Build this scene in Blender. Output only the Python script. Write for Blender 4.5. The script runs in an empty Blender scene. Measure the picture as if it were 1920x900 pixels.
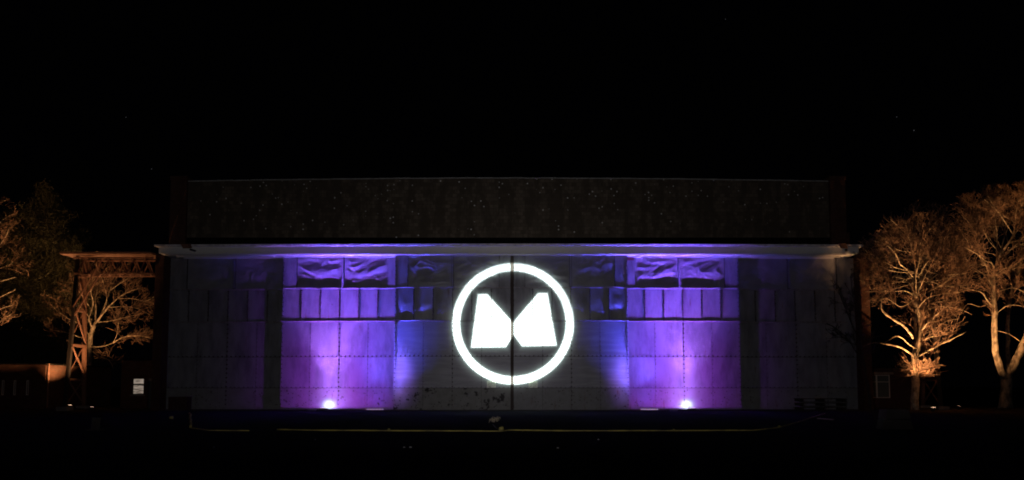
import bpy, math, random
from mathutils import Vector, noise, Matrix
random.seed(7)
R = math.radians
S = bpy.context.scene
COL = S.collection

# ------------------------------------------------------------------ camera
F, PITCH, HC, YC = 1280.0, R(3.7), 1.6, 642.0
cp, sp = math.cos(PITCH), math.sin(PITCH)
cam_d = bpy.data.cameras.new('camera')
cam = bpy.data.objects.new('camera', cam_d); COL.objects.link(cam)
cam.location = (0, 0, HC); cam.rotation_euler = (R(90) + PITCH, 0, 0)
cam_d.sensor_width = 36; cam_d.lens = 36 * F / 1920
cam_d.shift_y = (YC - 450) / 1920
cam_d.clip_end = 3000
S.camera = cam

def W(px, py, Y):
    """photograph point seen at depth Y -> world point (used to measure the place)"""
    u, v = (px - 960) / F, (YC - py) / F
    t = Y / (cp - v * sp)
    return Vector((u * t, Y, HC + (sp + v * cp) * t))

def GY(px, py, z=0.0):
    """where a photograph point meets the ground"""
    u, v = (px - 960) / F, (YC - py) / F
    t = (z - HC) / (sp + v * cp)
    return Vector((u * t, (cp - v * sp) * t, z))

# ------------------------------------------------------------------ world: a night sky
S.world = bpy.data.worlds.new('World'); S.world.use_nodes = True
wn = S.world.node_tree.nodes; wl = S.world.node_tree.links
bg = wn['Background']; bg.inputs['Strength'].default_value = 1.0
tc = wn.new('ShaderNodeTexCoord')
vo = wn.new('ShaderNodeTexVoronoi'); vo.inputs['Scale'].default_value = 55
wl.new(tc.outputs['Generated'], vo.inputs['Vector'])
m1 = wn.new('ShaderNodeMath'); m1.operation = 'LESS_THAN'; m1.inputs[1].default_value = 0.035
wl.new(vo.outputs['Distance'], m1.inputs[0])
sx = wn.new('ShaderNodeSeparateColor'); wl.new(vo.outputs['Color'], sx.inputs[0])
m2 = wn.new('ShaderNodeMath'); m2.operation = 'GREATER_THAN'; m2.inputs[1].default_value = 0.93
wl.new(sx.outputs[0], m2.inputs[0])
m3 = wn.new('ShaderNodeMath'); m3.operation = 'MULTIPLY'
wl.new(m1.outputs[0], m3.inputs[0]); wl.new(m2.outputs[0], m3.inputs[1])
mc = wn.new('ShaderNodeMix'); mc.data_type = 'RGBA'
mc.inputs['A'].default_value = (0.00022, 0.00022, 0.00032, 1); mc.inputs['B'].default_value = (0.05, 0.05, 0.055, 1)
wl.new(m3.outputs[0], mc.inputs['Factor']); wl.new(mc.outputs['Result'], bg.inputs['Color'])

S.view_settings.view_transform = 'Standard'; S.view_settings.look = 'None'
S.view_settings.exposure = 0; S.view_settings.gamma = 1
S.cycles.max_bounces = 5; S.cycles.filter_width = 1.9
S.cycles.sample_clamp_indirect = 2.0

# ------------------------------------------------------------------ gobo projector beside the camera
YF = 45.5                                   # face of the two middle door leaves
PJ = Vector((-0.9, 0.6, 1.75))              # projector
LP = dict(power=1.0)
pj_d = bpy.data.lights.new('projector_light', 'SPOT')
pj = bpy.data.objects.new('projector_light', pj_d); COL.objects.link(pj)
pj.location = PJ; pj.rotation_euler = (R(90), 0, 0)
pj_d.spot_size = R(80); pj_d.spot_blend = 0.1; pj_d.shadow_soft_size = 0.03
pj_d.energy = 370000; pj_d.color = (0.83, 1.0, 0.91)
pj_d.use_nodes = True
nt = pj_d.node_tree; N = nt.nodes; L = nt.links
emi = N.get('Emission') or N.new('ShaderNodeEmission')
def mth(op, a, b=None, c=None):
    n = N.new('ShaderNodeMath'); n.operation = op
    for i, q in enumerate((a, b, c)):
        if q is None: continue
        if isinstance(q, (int, float)): n.inputs[i].default_value = q
        else: L.new(q, n.inputs[i])
    return n.outputs[0]
tcl = N.new('ShaderNodeTexCoord'); sep = N.new('ShaderNodeSeparateXYZ'); L.new(tcl.outputs['Normal'], sep.inputs[0])
zz = mth('ABSOLUTE', sep.outputs[2])
GD = YF - PJ.y
wx = mth('MULTIPLY', mth('DIVIDE', sep.outputs[0], zz), GD)     # metres on the door plane, from the projector axis
wz = mth('MULTIPLY', mth('DIVIDE', sep.outputs[1], zz), GD)
def rel(px, py):
    p = W(px, py, YF); return (p.x - PJ.x, p.z - PJ.z)
c0 = rel(961.8, 606.5)
rad = (rel(1075.6, 606)[0] - rel(848.2, 606)[0]) / 2
rin = (rel(1061.4, 606)[0] - rel(862.6, 606)[0]) / 2
dx = mth('SUBTRACT', wx, c0[0]); dz = mth('SUBTRACT', wz, c0[1])
dist = mth('SQRT', mth('ADD', mth('MULTIPLY', dx, dx), mth('MULTIPLY', dz, dz)))
sd = mth('SUBTRACT', mth('ABSOLUTE', mth('SUBTRACT', dist, (rad + rin) / 2)), (rad - rin) / 2)
PL = [(896.5, 552.0), (913.6, 551.6), (961.3, 605.0), (962.0, 628), (948.3, 650.4), (883.6, 651.2)]
PR = [(1009.3, 549.8), (1026.3, 549.8), (1043.2, 647.4), (979.2, 648.8), (963.0, 627), (962.4, 605.0)]
for poly in (PL, PR):
    pts = [rel(*p) for p in poly]; n = len(pts); cur = None
    cx = sum(p[0] for p in pts) / n; cz = sum(p[1] for p in pts) / n
    for i in range(n):
        a, b = pts[i], pts[(i + 1) % n]
        nx, nz = (b[1] - a[1]), -(b[0] - a[0]); l = math.hypot(nx, nz); nx /= l; nz /= l
        o = nx * a[0] + nz * a[1]
        if nx * cx + nz * cz - o > 0: nx, nz, o = -nx, -nz, -o
        e = mth('SUBTRACT', mth('ADD', mth('MULTIPLY', wx, nx), mth('MULTIPLY', wz, nz)), o)
        cur = e if cur is None else mth('SMOOTH_MAX', cur, e, 0.07)
    sd = mth('MINIMUM', sd, cur)
mr = N.new('ShaderNodeMapRange'); mr.interpolation_type = 'SMOOTHSTEP'
mr.inputs['From Min'].default_value = 0.075; mr.inputs['From Max'].default_value = -0.075
L.new(sd, mr.inputs['Value'])
pos = mth('MAXIMUM', sd, 0.0)
halo = mth('MULTIPLY', mth('EXPONENT', mth('DIVIDE', pos, -0.16)), 0.110)
halo2 = mth('MULTIPLY', mth('EXPONENT', mth('DIVIDE', pos, -0.6)), 0.0028)
rr = mth('DIVIDE', dist, 9.0)
base = mth('MULTIPLY', mth('EXPONENT', mth('MULTIPLY', mth('MULTIPLY', rr, rr), -1.0)), 0.0082)
rr2 = mth('DIVIDE', dist, 40.0)
base2 = mth('MULTIPLY', mth('EXPONENT', mth('MULTIPLY', mth('MULTIPLY', rr2, rr2), -1.0)), 0.0068)
low = N.new('ShaderNodeMapRange'); low.interpolation_type = 'SMOOTHSTEP'   # spill shaped to die out downwards, keeping the ground dark
low.inputs['From Min'].default_value = -5.5; low.inputs['From Max'].default_value = -1.2; low.inputs['To Min'].default_value = 0.0
L.new(wz, low.inputs['Value'])
hgt = N.new('ShaderNodeMapRange'); hgt.inputs['From Min'].default_value = 8.3; hgt.inputs['From Max'].default_value = 9.1
hgt.inputs['To Min'].default_value = 1.0; hgt.inputs['To Max'].default_value = 1.7  # stray light raised above the doors to brighten the fascia
L.new(wz, hgt.inputs['Value'])
spill = mth('MULTIPLY', mth('MULTIPLY', mth('ADD', base, base2), low.outputs[0]), hgt.outputs[0])
tot = mth('ADD', mth('ADD', mth('ADD', mr.outputs[0], halo), halo2), spill)
L.new(tot, emi.inputs['Strength'])
cm = N.new('ShaderNodeMix'); cm.data_type = 'RGBA'          # stray light round the beam is a little warmer than the image itself
cm.inputs['A'].default_value = (1.16, 0.90, 1.06, 1); cm.inputs['B'].default_value = (1, 1, 1, 1)
L.new(mth('MINIMUM', mth('MULTIPLY', mth('ADD', mr.outputs[0], halo), 30.0), 1.0), cm.inputs['Factor']); L.new(cm.outputs['Result'], emi.inputs['Color'])
out = N.get('Light Output') or N.new('ShaderNodeOutputLight'); L.new(emi.outputs[0], out.inputs[0])

# ------------------------------------------------------------------ helpers
def wall_light(name, loc, a, energy, color, xg, zg, cap=0.11, side=None):
    """a wall washer: a small lamp whose beam profile (like an IES file) is set by where it lands on a wall
    a metres in front of it: gaussian in x (centre, width) and in z (centre, width)"""
    d = bpy.data.lights.new(name, 'POINT'); o = bpy.data.objects.new(name, d); COL.objects.link(o)
    o.location = loc; d.energy = energy*150; d.color = color; d.shadow_soft_size = 0.05; d.use_nodes = True
    nt = d.node_tree; N = nt.nodes; L = nt.links; em = N.get('Emission')
    def m(op, p, q=None):
        n = N.new('ShaderNodeMath'); n.operation = op
        for i, v in enumerate((p, q)):
            if v is None: continue
            if isinstance(v, (int, float)): n.inputs[i].default_value = v
            else: L.new(v, n.inputs[i])
        return n.outputs[0]
    t = N.new('ShaderNodeTexCoord'); sp3 = N.new('ShaderNodeSeparateXYZ'); L.new(t.outputs['Normal'], sp3.inputs[0])
    nx, ny, nz = sp3.outputs
    nyc = m('MAXIMUM', m('ABSOLUTE', ny), cap)
    X = m('MULTIPLY', m('DIVIDE', nx, nyc), a); Z = m('MULTIPLY', m('DIVIDE', nz, nyc), a)
    def g(v, c): 
        q = m('DIVIDE', m('SUBTRACT', v, c[0]), c[1]); return m('EXPONENT', m('MULTIPLY', m('MULTIPLY', q, q), -1.0))
    prof = m('MULTIPLY', g(X, xg), g(Z, zg))
    prof = m('DIVIDE', prof, m('POWER', nyc, 3.0))
    cut = N.new('ShaderNodeMapRange'); cut.interpolation_type = 'SMOOTHSTEP'
    cut.inputs['From Min'].default_value = -0.16; cut.inputs['From Max'].default_value = -0.06
    L.new(m('SUBTRACT', nz, m('MULTIPLY', m('ABSOLUTE', nx), 0.10)), cut.inputs['Value'])
    fwd = N.new('ShaderNodeMapRange'); fwd.inputs['From Min'].default_value = -0.10; fwd.inputs['From Max'].default_value = 0.01
    L.new(ny, fwd.inputs['Value'])
    prof = m('MULTIPLY', m('MULTIPLY', prof, cut.outputs[0]), fwd.outputs[0])
    if side:       # only opens within an angle either side of straight up
        q = m('DIVIDE', m('ABSOLUTE', nx), m('MAXIMUM', nz, 0.001))
        sd_ = N.new('ShaderNodeMapRange'); sd_.interpolation_type = 'SMOOTHSTEP'
        sd_.inputs['From Min'].default_value = side[1]; sd_.inputs['From Max'].default_value = side[0]
        L.new(q, sd_.inputs['Value']); prof = m('MULTIPLY', prof, sd_.outputs[0])
    L.new(m('DIVIDE', prof, 150.0), em.inputs['Strength'])
    return o

def tag(o, label=None, cat=None, group=None, kind=None):
    if label: o['label'] = label
    if cat: o['category'] = cat
    if group: o['group'] = group
    if kind: o['kind'] = kind
    return o

def empty(name, loc, rz=0.0, **k):
    o = bpy.data.objects.new(name, None); COL.objects.link(o)
    o.location = loc; o.rotation_euler.z = rz; o.empty_display_size = 0.2
    return tag(o, **k)

def lamp(name, kind, loc, target, energy, color, parent=None, **k):
    d = bpy.data.lights.new(name, kind); o = bpy.data.objects.new(name, d); COL.objects.link(o)
    d.energy = energy; d.color = color
    for a, b in k.items(): setattr(d, a, b)
    o.location = loc
    o.rotation_euler = (Vector(target) - Vector(loc)).to_track_quat('-Z', 'Y').to_euler()
    return o

class MB:
    """collects geometry and links it as one mesh object"""
    def __init__(s): s.v, s.f, s.mi = [], [], []
    def box(s, x0, x1, y0, y1, z0, z1, mi=0):
        if x0 > x1: x0, x1 = x1, x0
        n = len(s.v)
        s.v += [(x0,y0,z0),(x1,y0,z0),(x1,y1,z0),(x0,y1,z0),(x0,y0,z1),(x1,y0,z1),(x1,y1,z1),(x0,y1,z1)]
        s.f += [(n,n+3,n+2,n+1),(n+4,n+5,n+6,n+7),(n,n+1,n+5,n+4),(n+1,n+2,n+6,n+5),(n+2,n+3,n+7,n+6),(n+3,n,n+4,n+7)]
        s.mi += [mi] * 6; return s
    def bar(s, a, b, w, h=None, mi=0):
        a, b = Vector(a), Vector(b); h = h or w; d = (b - a).normalized()
        up = Vector((0,0,1)) if abs(d.z) < 0.95 else Vector((0,1,0))
        p = d.cross(up).normalized(); q = p.cross(d)
        n = len(s.v)
        for c in (a, b):
            for i, j in ((-1,-1),(1,-1),(1,1),(-1,1)): s.v.append(tuple(c + p*i*w/2 + q*j*h/2))
        s.f += [(n,n+1,n+2,n+3),(n+7,n+6,n+5,n+4),(n,n+4,n+5,n+1),(n+1,n+5,n+6,n+2),(n+2,n+6,n+7,n+3),(n+3,n+7,n+4,n)]
        s.mi += [mi] * 6; return s
    def tube(s, pts, rs, k=6, cap=True, mi=0):
        n0 = len(s.v); m = len(pts); last = None
        for i, p in enumerate(pts):
            d = (pts[min(i+1,m-1)] - pts[max(i-1,0)])
            if d.length < 1e-6: d = Vector((0,0,1))
            d.normalize()
            if last is None:
                last = d.cross(Vector((0.31,0.9,0.2)))
                if last.length < 1e-3: last = d.cross(Vector((1,0,0)))
            a = (last - d * last.dot(d))
            if a.length < 1e-6: a = d.orthogonal()
            a.normalize(); b = d.cross(a); last = a
            r = rs[i]
            for j in range(k):
                t = 2*math.pi*j/k
                s.v.append(tuple(p + a*(math.cos(t)*r) + b*(math.sin(t)*r)))
        for i in range(m-1):
            for j in range(k):
                A = n0+i*k+j; B = n0+i*k+(j+1)%k
                s.f.append((A, B, B+k, A+k)); s.mi.append(mi)
        if cap:
            s.f.append(tuple(n0+j for j in range(k))[::-1]); s.f.append(tuple(n0+(m-1)*k+j for j in range(k))); s.mi += [mi, mi]
        return s
    def build(s, name, mats, parent=None, smooth=False):
        me = bpy.data.meshes.new(name); me.from_pydata(s.v, [], s.f)
        if not isinstance(mats, (list, tuple)): mats = [mats]
        for m in mats: me.materials.append(m)
        if len(mats) > 1: me.polygons.foreach_set('material_index', s.mi)
        if smooth: nf = getattr(s, 'nflat', 0); me.polygons.foreach_set('use_smooth', [True]*(len(me.polygons)-nf)+[False]*nf)
        me.update()
        o = bpy.data.objects.new(name, me); COL.objects.link(o)
        if parent is not None:
            o.parent = parent
            o.matrix_parent_inverse = world_of(parent).inverted()
        return o

def world_of(o):
    m = Matrix.LocRotScale(o.location, o.rotation_euler, o.scale)
    return (world_of(o.parent) @ o.matrix_parent_inverse @ m) if o.parent else m

# ------------------------------------------------------------------ materials
def mat(name, color, rough=0.7, metal=0.0, bump=0.0, bscale=20, var=None, vscale=3.0, vstretch=(1,1,1), vamt=0.5,
        rust=None, coat=0, emit=None, brick=None, spots=False, vlow=0.4, vhigh=0.62):
    m = bpy.data.materials.new(name); m.use_nodes = True
    n = m.node_tree.nodes; l = m.node_tree.links; b = n['Principled BSDF']
    b.inputs['Roughness'].default_value = rough; b.inputs['Metallic'].default_value = metal
    b.inputs['Base Color'].default_value = (*color, 1)
    if emit:
        b.inputs['Emission Color'].default_value = (*emit[0], 1); b.inputs['Emission Strength'].default_value = emit[1]
        return m
    geo = n.new('ShaderNodeNewGeometry'); P = geo.outputs['Position']
    def mapping(sc):
        q = n.new('ShaderNodeMapping'); q.inputs['Scale'].default_value = sc; l.new(P, q.inputs['Vector']); return q.outputs[0]
    def nz(sc, scale, det=4, rg=0.6):
        q = n.new('ShaderNodeTexNoise'); q.inputs['Scale'].default_value = scale
        q.inputs['Detail'].default_value = det; q.inputs['Roughness'].default_value = rg
        l.new(mapping(sc), q.inputs['Vector']); return q.outputs['Fac']
    def mixc(fac, a, c):
        q = n.new('ShaderNodeMix'); q.data_type = 'RGBA'
        if isinstance(fac, float): q.inputs['Factor'].default_value = fac
        else: l.new(fac, q.inputs['Factor'])
        for nm, x in (('A', a), ('B', c)):
            if isinstance(x, tuple): q.inputs[nm].default_value = (*x, 1)
            else: l.new(x, q.inputs[nm])
        return q.outputs['Result']
    def ramp(x, lo, hi, t0=0.0, t1=1.0):
        q = n.new('ShaderNodeMapRange'); q.inputs['From Min'].default_value = lo; q.inputs['From Max'].default_value = hi
        q.inputs['To Min'].default_value = t0; q.inputs['To Max'].default_value = t1
        l.new(x, q.inputs['Value']); return q.outputs[0]
    col = color
    if brick:
        bt = n.new('ShaderNodeTexBrick')
        cb = n.new('ShaderNodeCombineXYZ'); s3 = n.new('ShaderNodeSeparateXYZ'); l.new(P, s3.inputs[0])
        ad = n.new('ShaderNodeMath'); ad.operation = 'ADD'; l.new(s3.outputs[0], ad.inputs[0]); l.new(s3.outputs[1], ad.inputs[1])
        l.new(ad.outputs[0], cb.inputs[0]); l.new(s3.outputs[2], cb.inputs[1])
        l.new(cb.outputs[0], bt.inputs['Vector'])
        bt.inputs['Scale'].default_value = 1.0; bt.inputs['Brick Width'].default_value = brick[0]; bt.inputs['Row Height'].default_value = brick[1]
        bt.inputs['Mortar Size'].default_value = brick[2]
        bt.inputs['Color1'].default_value = (*color, 1); bt.inputs['Color2'].default_value = (*[c*0.55 for c in color], 1)
        bt.inputs['Mortar'].default_value = (*brick[3], 1)
        col = bt.outputs['Color']
    if var:
        col = mixc(ramp(nz(vstretch, vscale, 5, 0.65), vlow, vhigh, 0, vamt), col, var)
    if spots:
        vv = n.new('ShaderNodeTexVoronoi'); vv.inputs['Scale'].default_value = 4.6; l.new(mapping((1, 0.02, 1)), vv.inputs['Vector'])
        lt = ramp(vv.outputs['Distance'], 0.26, 0.16)
        sc_ = n.new('ShaderNodeSeparateColor'); l.new(vv.outputs['Color'], sc_.inputs[0])
        clus = nz((1, 0.02, 1), 0.35, 2)
        s3b = n.new('ShaderNodeSeparateXYZ'); l.new(P, s3b.inputs[0])
        hz = ramp(s3b.outputs[2], 11.5, 16.2, 0.97, 0.80)
        th = n.new('ShaderNodeMath'); th.operation = 'ADD'; l.new(sc_.outputs[0], th.inputs[0])
        l.new(ramp(clus, 0.35, 0.65, -0.10, 0.08), th.inputs[1])
        gt = n.new('ShaderNodeMath'); gt.operation = 'GREATER_THAN'; l.new(th.outputs[0], gt.inputs[0]); l.new(hz, gt.inputs[1])
        mm = n.new('ShaderNodeMath'); mm.operation = 'MULTIPLY'; l.new(lt, mm.inputs[0]); l.new(gt.outputs[0], mm.inputs[1])
        col = mixc(mm.outputs[0], col, (0.85, 0.85, 0.78))
    if rust:
        # rust: (threshold, colour, scale, seam streak amount)
        r1 = ramp(nz((1,1,1), rust[2], 6, 0.7), rust[0], rust[0] + 0.03)
        col = mixc(r1, col, rust[1])
        if len(rust) > 3:
            r2 = ramp(nz((3.0,1,0.35), rust[2]*0.7, 5, 0.7), rust[3], rust[3] + 0.10, 0, 0.75)
            col = mixc(r2, col, (0.16, 0.045, 0.03))
    if not isinstance(col, tuple): l.new(col, b.inputs['Base Color'])
    if bump:
        bp = n.new('ShaderNodeBump'); bp.inputs['Strength'].default_value = bump; bp.inputs['Distance'].default_value = 0.02
        l.new(nz((1,1,1), bscale, 4), bp.inputs['Height'])
        if brick:
            bp2 = n.new('ShaderNodeBump'); bp2.inputs['Strength'].default_value = 0.6; bp2.inputs['Distance'].default_value = 0.01
            bp2.invert = True
            l.new(bt.outputs['Fac'], bp2.inputs['Height']); l.new(bp.outputs[0], bp2.inputs['Normal']); l.new(bp2.outputs[0], b.inputs['Normal'])
        else: l.new(bp.outputs[0], b.inputs['Normal'])
    return m

GREY = (0.31, 0.31, 0.34)
M = dict(
    sheet=mat('painted_sheet', GREY, 0.42, 0, 0.12, 14, var=(0.15,0.15,0.17), vscale=0.9, vstretch=(1.6,1,0.5), vlow=0.42, vhigh=0.66, vamt=0.8, rust=(0.71,(0.05,0.02,0.015),1.9,0.62)),
    sheet_mid=mat('brushed_sheet', (0.30,0.30,0.335), 0.45, 0, 0.05, 14, var=(0.40,0.40,0.43), vscale=0.8, vstretch=(0.6,1,6.0), vamt=0.9, vlow=0.45, vhigh=0.62, rust=(0.76,(0.05,0.02,0.015),1.4,0.72)),
    sheet_low=mat('chipped_sheet', (0.28,0.285,0.285), 0.55, 0, 0.08, 20, var=(0.19,0.19,0.17), vscale=1.8, rust=(0.63,(0.045,0.022,0.016),2.6,0.60)),
    sheet_worn=mat('flaking_sheet', (0.30,0.30,0.28), 0.6, 0, 0.1, 20, var=(0.18,0.18,0.15), vscale=2.0, rust=(0.565,(0.012,0.008,0.007),2.3,0.66)),
    crumple=mat('crumpled_sheet', (0.33,0.33,0.37), 0.38, 0, 0.04, 10, var=(0.22,0.22,0.25), vscale=1.2),
    frame=mat('door_frame_steel', (0.045,0.043,0.05), 0.6, 0, 0.1, 20, var=(0.08,0.035,0.025), vscale=4),
    rail=mat('door_ledge', (0.34,0.32,0.35), 0.5, 0, 0.2, 25, var=(0.12,0.05,0.035), vscale=5, vstretch=(1,1,1)),
    bolt=mat('rusty_bolt', (0.045,0.022,0.02), 0.6),
    fascia=mat('fascia_concrete', (0.70,0.69,0.65), 0.8, 0, 0.1, 6, var=(0.58,0.56,0.53), vscale=0.5, vstretch=(1,1,3)),
    gutter=mat('gutter_lip', (0.70,0.66,0.68), 0.7, 0, 0.4, 9, var=(0.10,0.09,0.09), vscale=2.5),
    soffit=mat('soffit_paint', (0.72,0.70,0.70), 0.7, 0, 0.1, 8, var=(0.50,0.47,0.47), vscale=1.0, vstretch=(0.3,1,1)),
    upper=mat('upper_wall_brick', (0.165,0.135,0.098), 0.95, 0, 0.3, 8, brick=(0.34,0.26,0.014,(0.085,0.072,0.056)), var=(0.075,0.062,0.046), vscale=0.9, vstretch=(1.6,1,0.5), vamt=0.8, spots=True, vlow=0.45, vhigh=0.55),
    coping=mat('coping_stone', (0.40,0.40,0.37), 0.9, 0, 0.3, 5, var=(0.16,0.16,0.14), vscale=3),
    flash=mat('bitumen_flashing', (0.006,0.006,0.006), 0.9),
    brick=mat('red_brick', (0.13,0.048,0.030), 0.9, 0, 0.3, 30, brick=(0.235,0.078,0.012,(0.10,0.085,0.07)), var=(0.05,0.025,0.018), vscale=1.2),
    asphalt=mat('asphalt', (0.045,0.045,0.048), 1.0, 0, 0.6, 30, var=(0.030,0.030,0.033), vscale=0.6, vstretch=(0.3,1,1)),
    soil=mat('rough_soil', (0.06,0.05,0.035), 1.0, 0, 0.8, 8, var=(0.03,0.04,0.015), vscale=1.5),
    conc=mat('concrete', (0.22,0.20,0.18), 0.9, 0, 0.3, 12, var=(0.10,0.09,0.08), vscale=2),
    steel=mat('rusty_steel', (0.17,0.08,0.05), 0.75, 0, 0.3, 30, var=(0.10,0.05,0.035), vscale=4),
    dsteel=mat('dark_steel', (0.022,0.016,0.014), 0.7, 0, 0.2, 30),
    pale=mat('pale_timber', (0.40,0.33,0.26), 0.8, 0, 0.2, 20, var=(0.2,0.15,0.11), vscale=3),
    black=mat('black_casting', (0.02,0.02,0.022), 0.5),
    wood=mat('weathered_wood', (0.05,0.036,0.03), 0.9, 0, 0.3, 25, var=(0.03,0.022,0.018), vscale=3),
    board=mat('dark_red_board', (0.07,0.03,0.025), 0.8, 0, 0.2, 10, var=(0.03,0.02,0.018), vscale=2),
    yellow=mat('yellow_line_paint', (0.62,0.52,0.12), 0.8, 0, 0.4, 30, var=(0.22,0.19,0.09), vscale=1.6, vamt=0.9),
    notice=mat('notice_white', (0.95,0.95,0.82), 0.5),
    ink=mat('notice_ink', (0.03,0.02,0.015), 0.6), ink_red=mat('notice_red_ink', (0.22,0.05,0.02), 0.6),
    litter=mat('pale_litter', (0.7,0.68,0.62), 0.8),
    bark=mat('grey_bark', (0.50,0.40,0.28), 0.95, 0, 1.0, 18, var=(0.10,0.075,0.05), vscale=3.5, vstretch=(1,1,0.5), vamt=0.95, vlow=0.42, vhigh=0.6),
    twig=mat('twig_bark', (0.22,0.13,0.08), 0.95, var=(0.04,0.022,0.014), vscale=2.2, vamt=0.9, vlow=0.42, vhigh=0.58),
    leaf=mat('evergreen_leaf', (0.045,0.045,0.015), 0.6, var=(0.08,0.06,0.02), vscale=2.5),
    glass=mat('window_glass', (0.05,0.06,0.06), 0.06),
    pane_reflection=mat('painted_reflection', (0.55,0.45,0.36), 0.9, 0, 0.5, 5, var=(0.12,0.09,0.07), vscale=4, vstretch=(0.5,1,2.5), vamt=0.95),
    dconc=mat('dirty_concrete', (0.045,0.038,0.032), 0.95, 0, 0.4, 9, var=(0.02,0.018,0.015), vscale=2),
    white=mat('white_frame', (0.85,0.80,0.72), 0.6),
    paintdoor=mat('door_paint', (0.05,0.055,0.05), 0.6),
    patch=mat('red_patch', (0.16,0.02,0.03), 0.7),
)
for k_ in ('asphalt','soil','upper','brick','flash'): M[k_].node_tree.nodes['Principled BSDF'].inputs['Specular IOR Level'].default_value = 0.0
E_warm = mat('lit_lens_amber', (1,1,1), emit=((1.0,0.62,0.36), 8.0))
E_viol = mat('lit_lens_violet', (1,1,1), emit=((1.0,0.72,0.75), 0.9))
LEDC = [mat('led_red', (1,1,1), emit=((1.0,0.30,0.45), 0.9)), mat('led_blue', (1,1,1), emit=((0.35,0.45,1.0), 1.1)),
        mat('led_violet', (1,1,1), emit=((0.8,0.6,1.0), 1.0))]

# reflection of lit branches in the hut panes, painted as a mottled glow
_m = M['pane_reflection']; _n = _m.node_tree.nodes; _b = _n['Principled BSDF']
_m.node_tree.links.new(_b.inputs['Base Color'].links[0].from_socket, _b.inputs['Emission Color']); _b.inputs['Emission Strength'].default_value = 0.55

# ------------------------------------------------------------------ ground
def plane(name, x0, x1, y0, y1, z, m, sub=1):
    b = MB(); b.v = [(x0,y0,z),(x1,y0,z),(x1,y1,z),(x0,y1,z)]; b.f = [(0,1,2,3)]; b.mi = [0]
    o = b.build(name, m); o['kind'] = 'structure'; return o
plane('ground', -900, 900, -60, 1500, 0.0, M['soil'])
plane('apron', -24.5, 24.5, -40, 47.2, 0.004, M['asphalt'])
# low uneven earth bank either side
def bank(x0, x1, y0, y1, h, seed):
    b = MB(); nx, ny = 60, 8
    for j in range(ny+1):
        for i in range(nx+1):
            x = x0+(x1-x0)*i/nx; y = y0+(y1-y0)*j/ny
            e = math.sin(math.pi*j/ny) * min(1, i/4, (nx-i)/4)
            z = h*e*(0.6+0.8*noise.noise(Vector((x*0.5+seed, y*0.7, 0)))) - 0.02
            b.v.append((x, y, max(z, -0.02)))
    for j in range(ny):
        for i in range(nx):
            a = j*(nx+1)+i; b.f.append((a, a+1, a+nx+2, a+nx+1)); b.mi.append(0)
    o = b.build('earth_bank', M['soil'], smooth=True); o['kind'] = 'structure'
bank(-60, -24.8, 44.6, 48.4, 0.22, 1)
bank(25.2, 60, 44.8, 48.6, 0.22, 5)
# door rails set into the apron
for i, y in enumerate((45.36, 45.66, 46.0, 46.2, 46.5)):
    b = MB(); b.box(-30, 30, y-0.03, y+0.03, -0.02, 0.012 + 0.001*i); o = b.build('ground_rail', M['dsteel']); o['kind'] = 'structure'

# ------------------------------------------------------------------ hangar
ZS = 10.47
FY = 45.08
hg = empty('hangar', (0, 46.9, 0), label='big brick hangar with six sliding steel doors lit violet and a long pale fascia', cat='hangar')
XP = 24.15
# brick piers either side of the doors
for s in (-1, 1):
    b = MB().box(s*23.52, s*24.1, 45.7, 47.4, 0, ZS - 0.03); b.build('brick_pier', M['brick'], hg)
# fascia, gutter lip, soffit, tracks
XF0, XF1 = W(298, 468, FY).x, W(1610, 468, FY).x
b = MB(); n = 60; 
for i in range(n+1):
    x = XF0 + (XF1-XF0)*i/n; t = (i/n*2-1); a = -0.06*t*t
    for (y, z) in ((FY, ZS), (FY, ZS+0.50+a), (FY+1.9, ZS+0.50+a), (FY+1.9, ZS+0.004)):
        b.v.append((x, y, z))
for i in range(n):
    for j in range(4):
        a0 = i*4+j; a1 = i*4+(j+1)%4; b.f.append((a0, a0+4, a1+4, a1)); b.mi.append(0)
b.f += [(0,1,2,3), (n*4+3,n*4+2,n*4+1,n*4)]; b.mi += [0,0]
b.build('fascia', M['fascia'], hg)
b = MB(); n = 240
prof = lambda x, k: 0.008*noise.noise(Vector((x*1.7, k, 0))) + 0.008*noise.noise(Vector((x*6, k, 3)))
for i in range(n+1):
    x = XF0-0.25 + (XF1-XF0+0.5)*i/n; t = (i/n*2-1); a = -0.06*t*t; w1, w2 = prof(x, 0), prof(x, 9)
    for (y, z) in ((FY-0.16+w1, ZS+0.505+a+w2), (FY-0.17+w1, ZS+0.62+a+w2*0.5), (FY+1.9, ZS+0.62+a), (FY+1.9, ZS+0.505+a)):
        b.v.append((x, y, z))
for i in range(n):
    for j in range(4):
        a0 = i*4+j; a1 = i*4+(j+1)%4; b.f.append((a0, a0+4, a1+4, a1)); b.mi.append(0)
b.f += [(0,1,2,3), (n*4+3,n*4+2,n*4+1,n*4)]; b.mi += [0,0]
b.build('gutter', M['gutter'], hg)
for (y0, y1, z0) in ((FY+0.02, FY+0.16, -0.06), (FY+0.30, FY+0.36, -0.075), (45.93, 45.99, -0.10), (46.42, 46.49, -0.10)):
    MB().box(XF0+0.35+(y0-FY)*0.5, XF1-0.35-(y0-FY)*0.5, y0, y1, ZS+z0, ZS-0.003).build('door_track', M['soffit'], hg)
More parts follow.
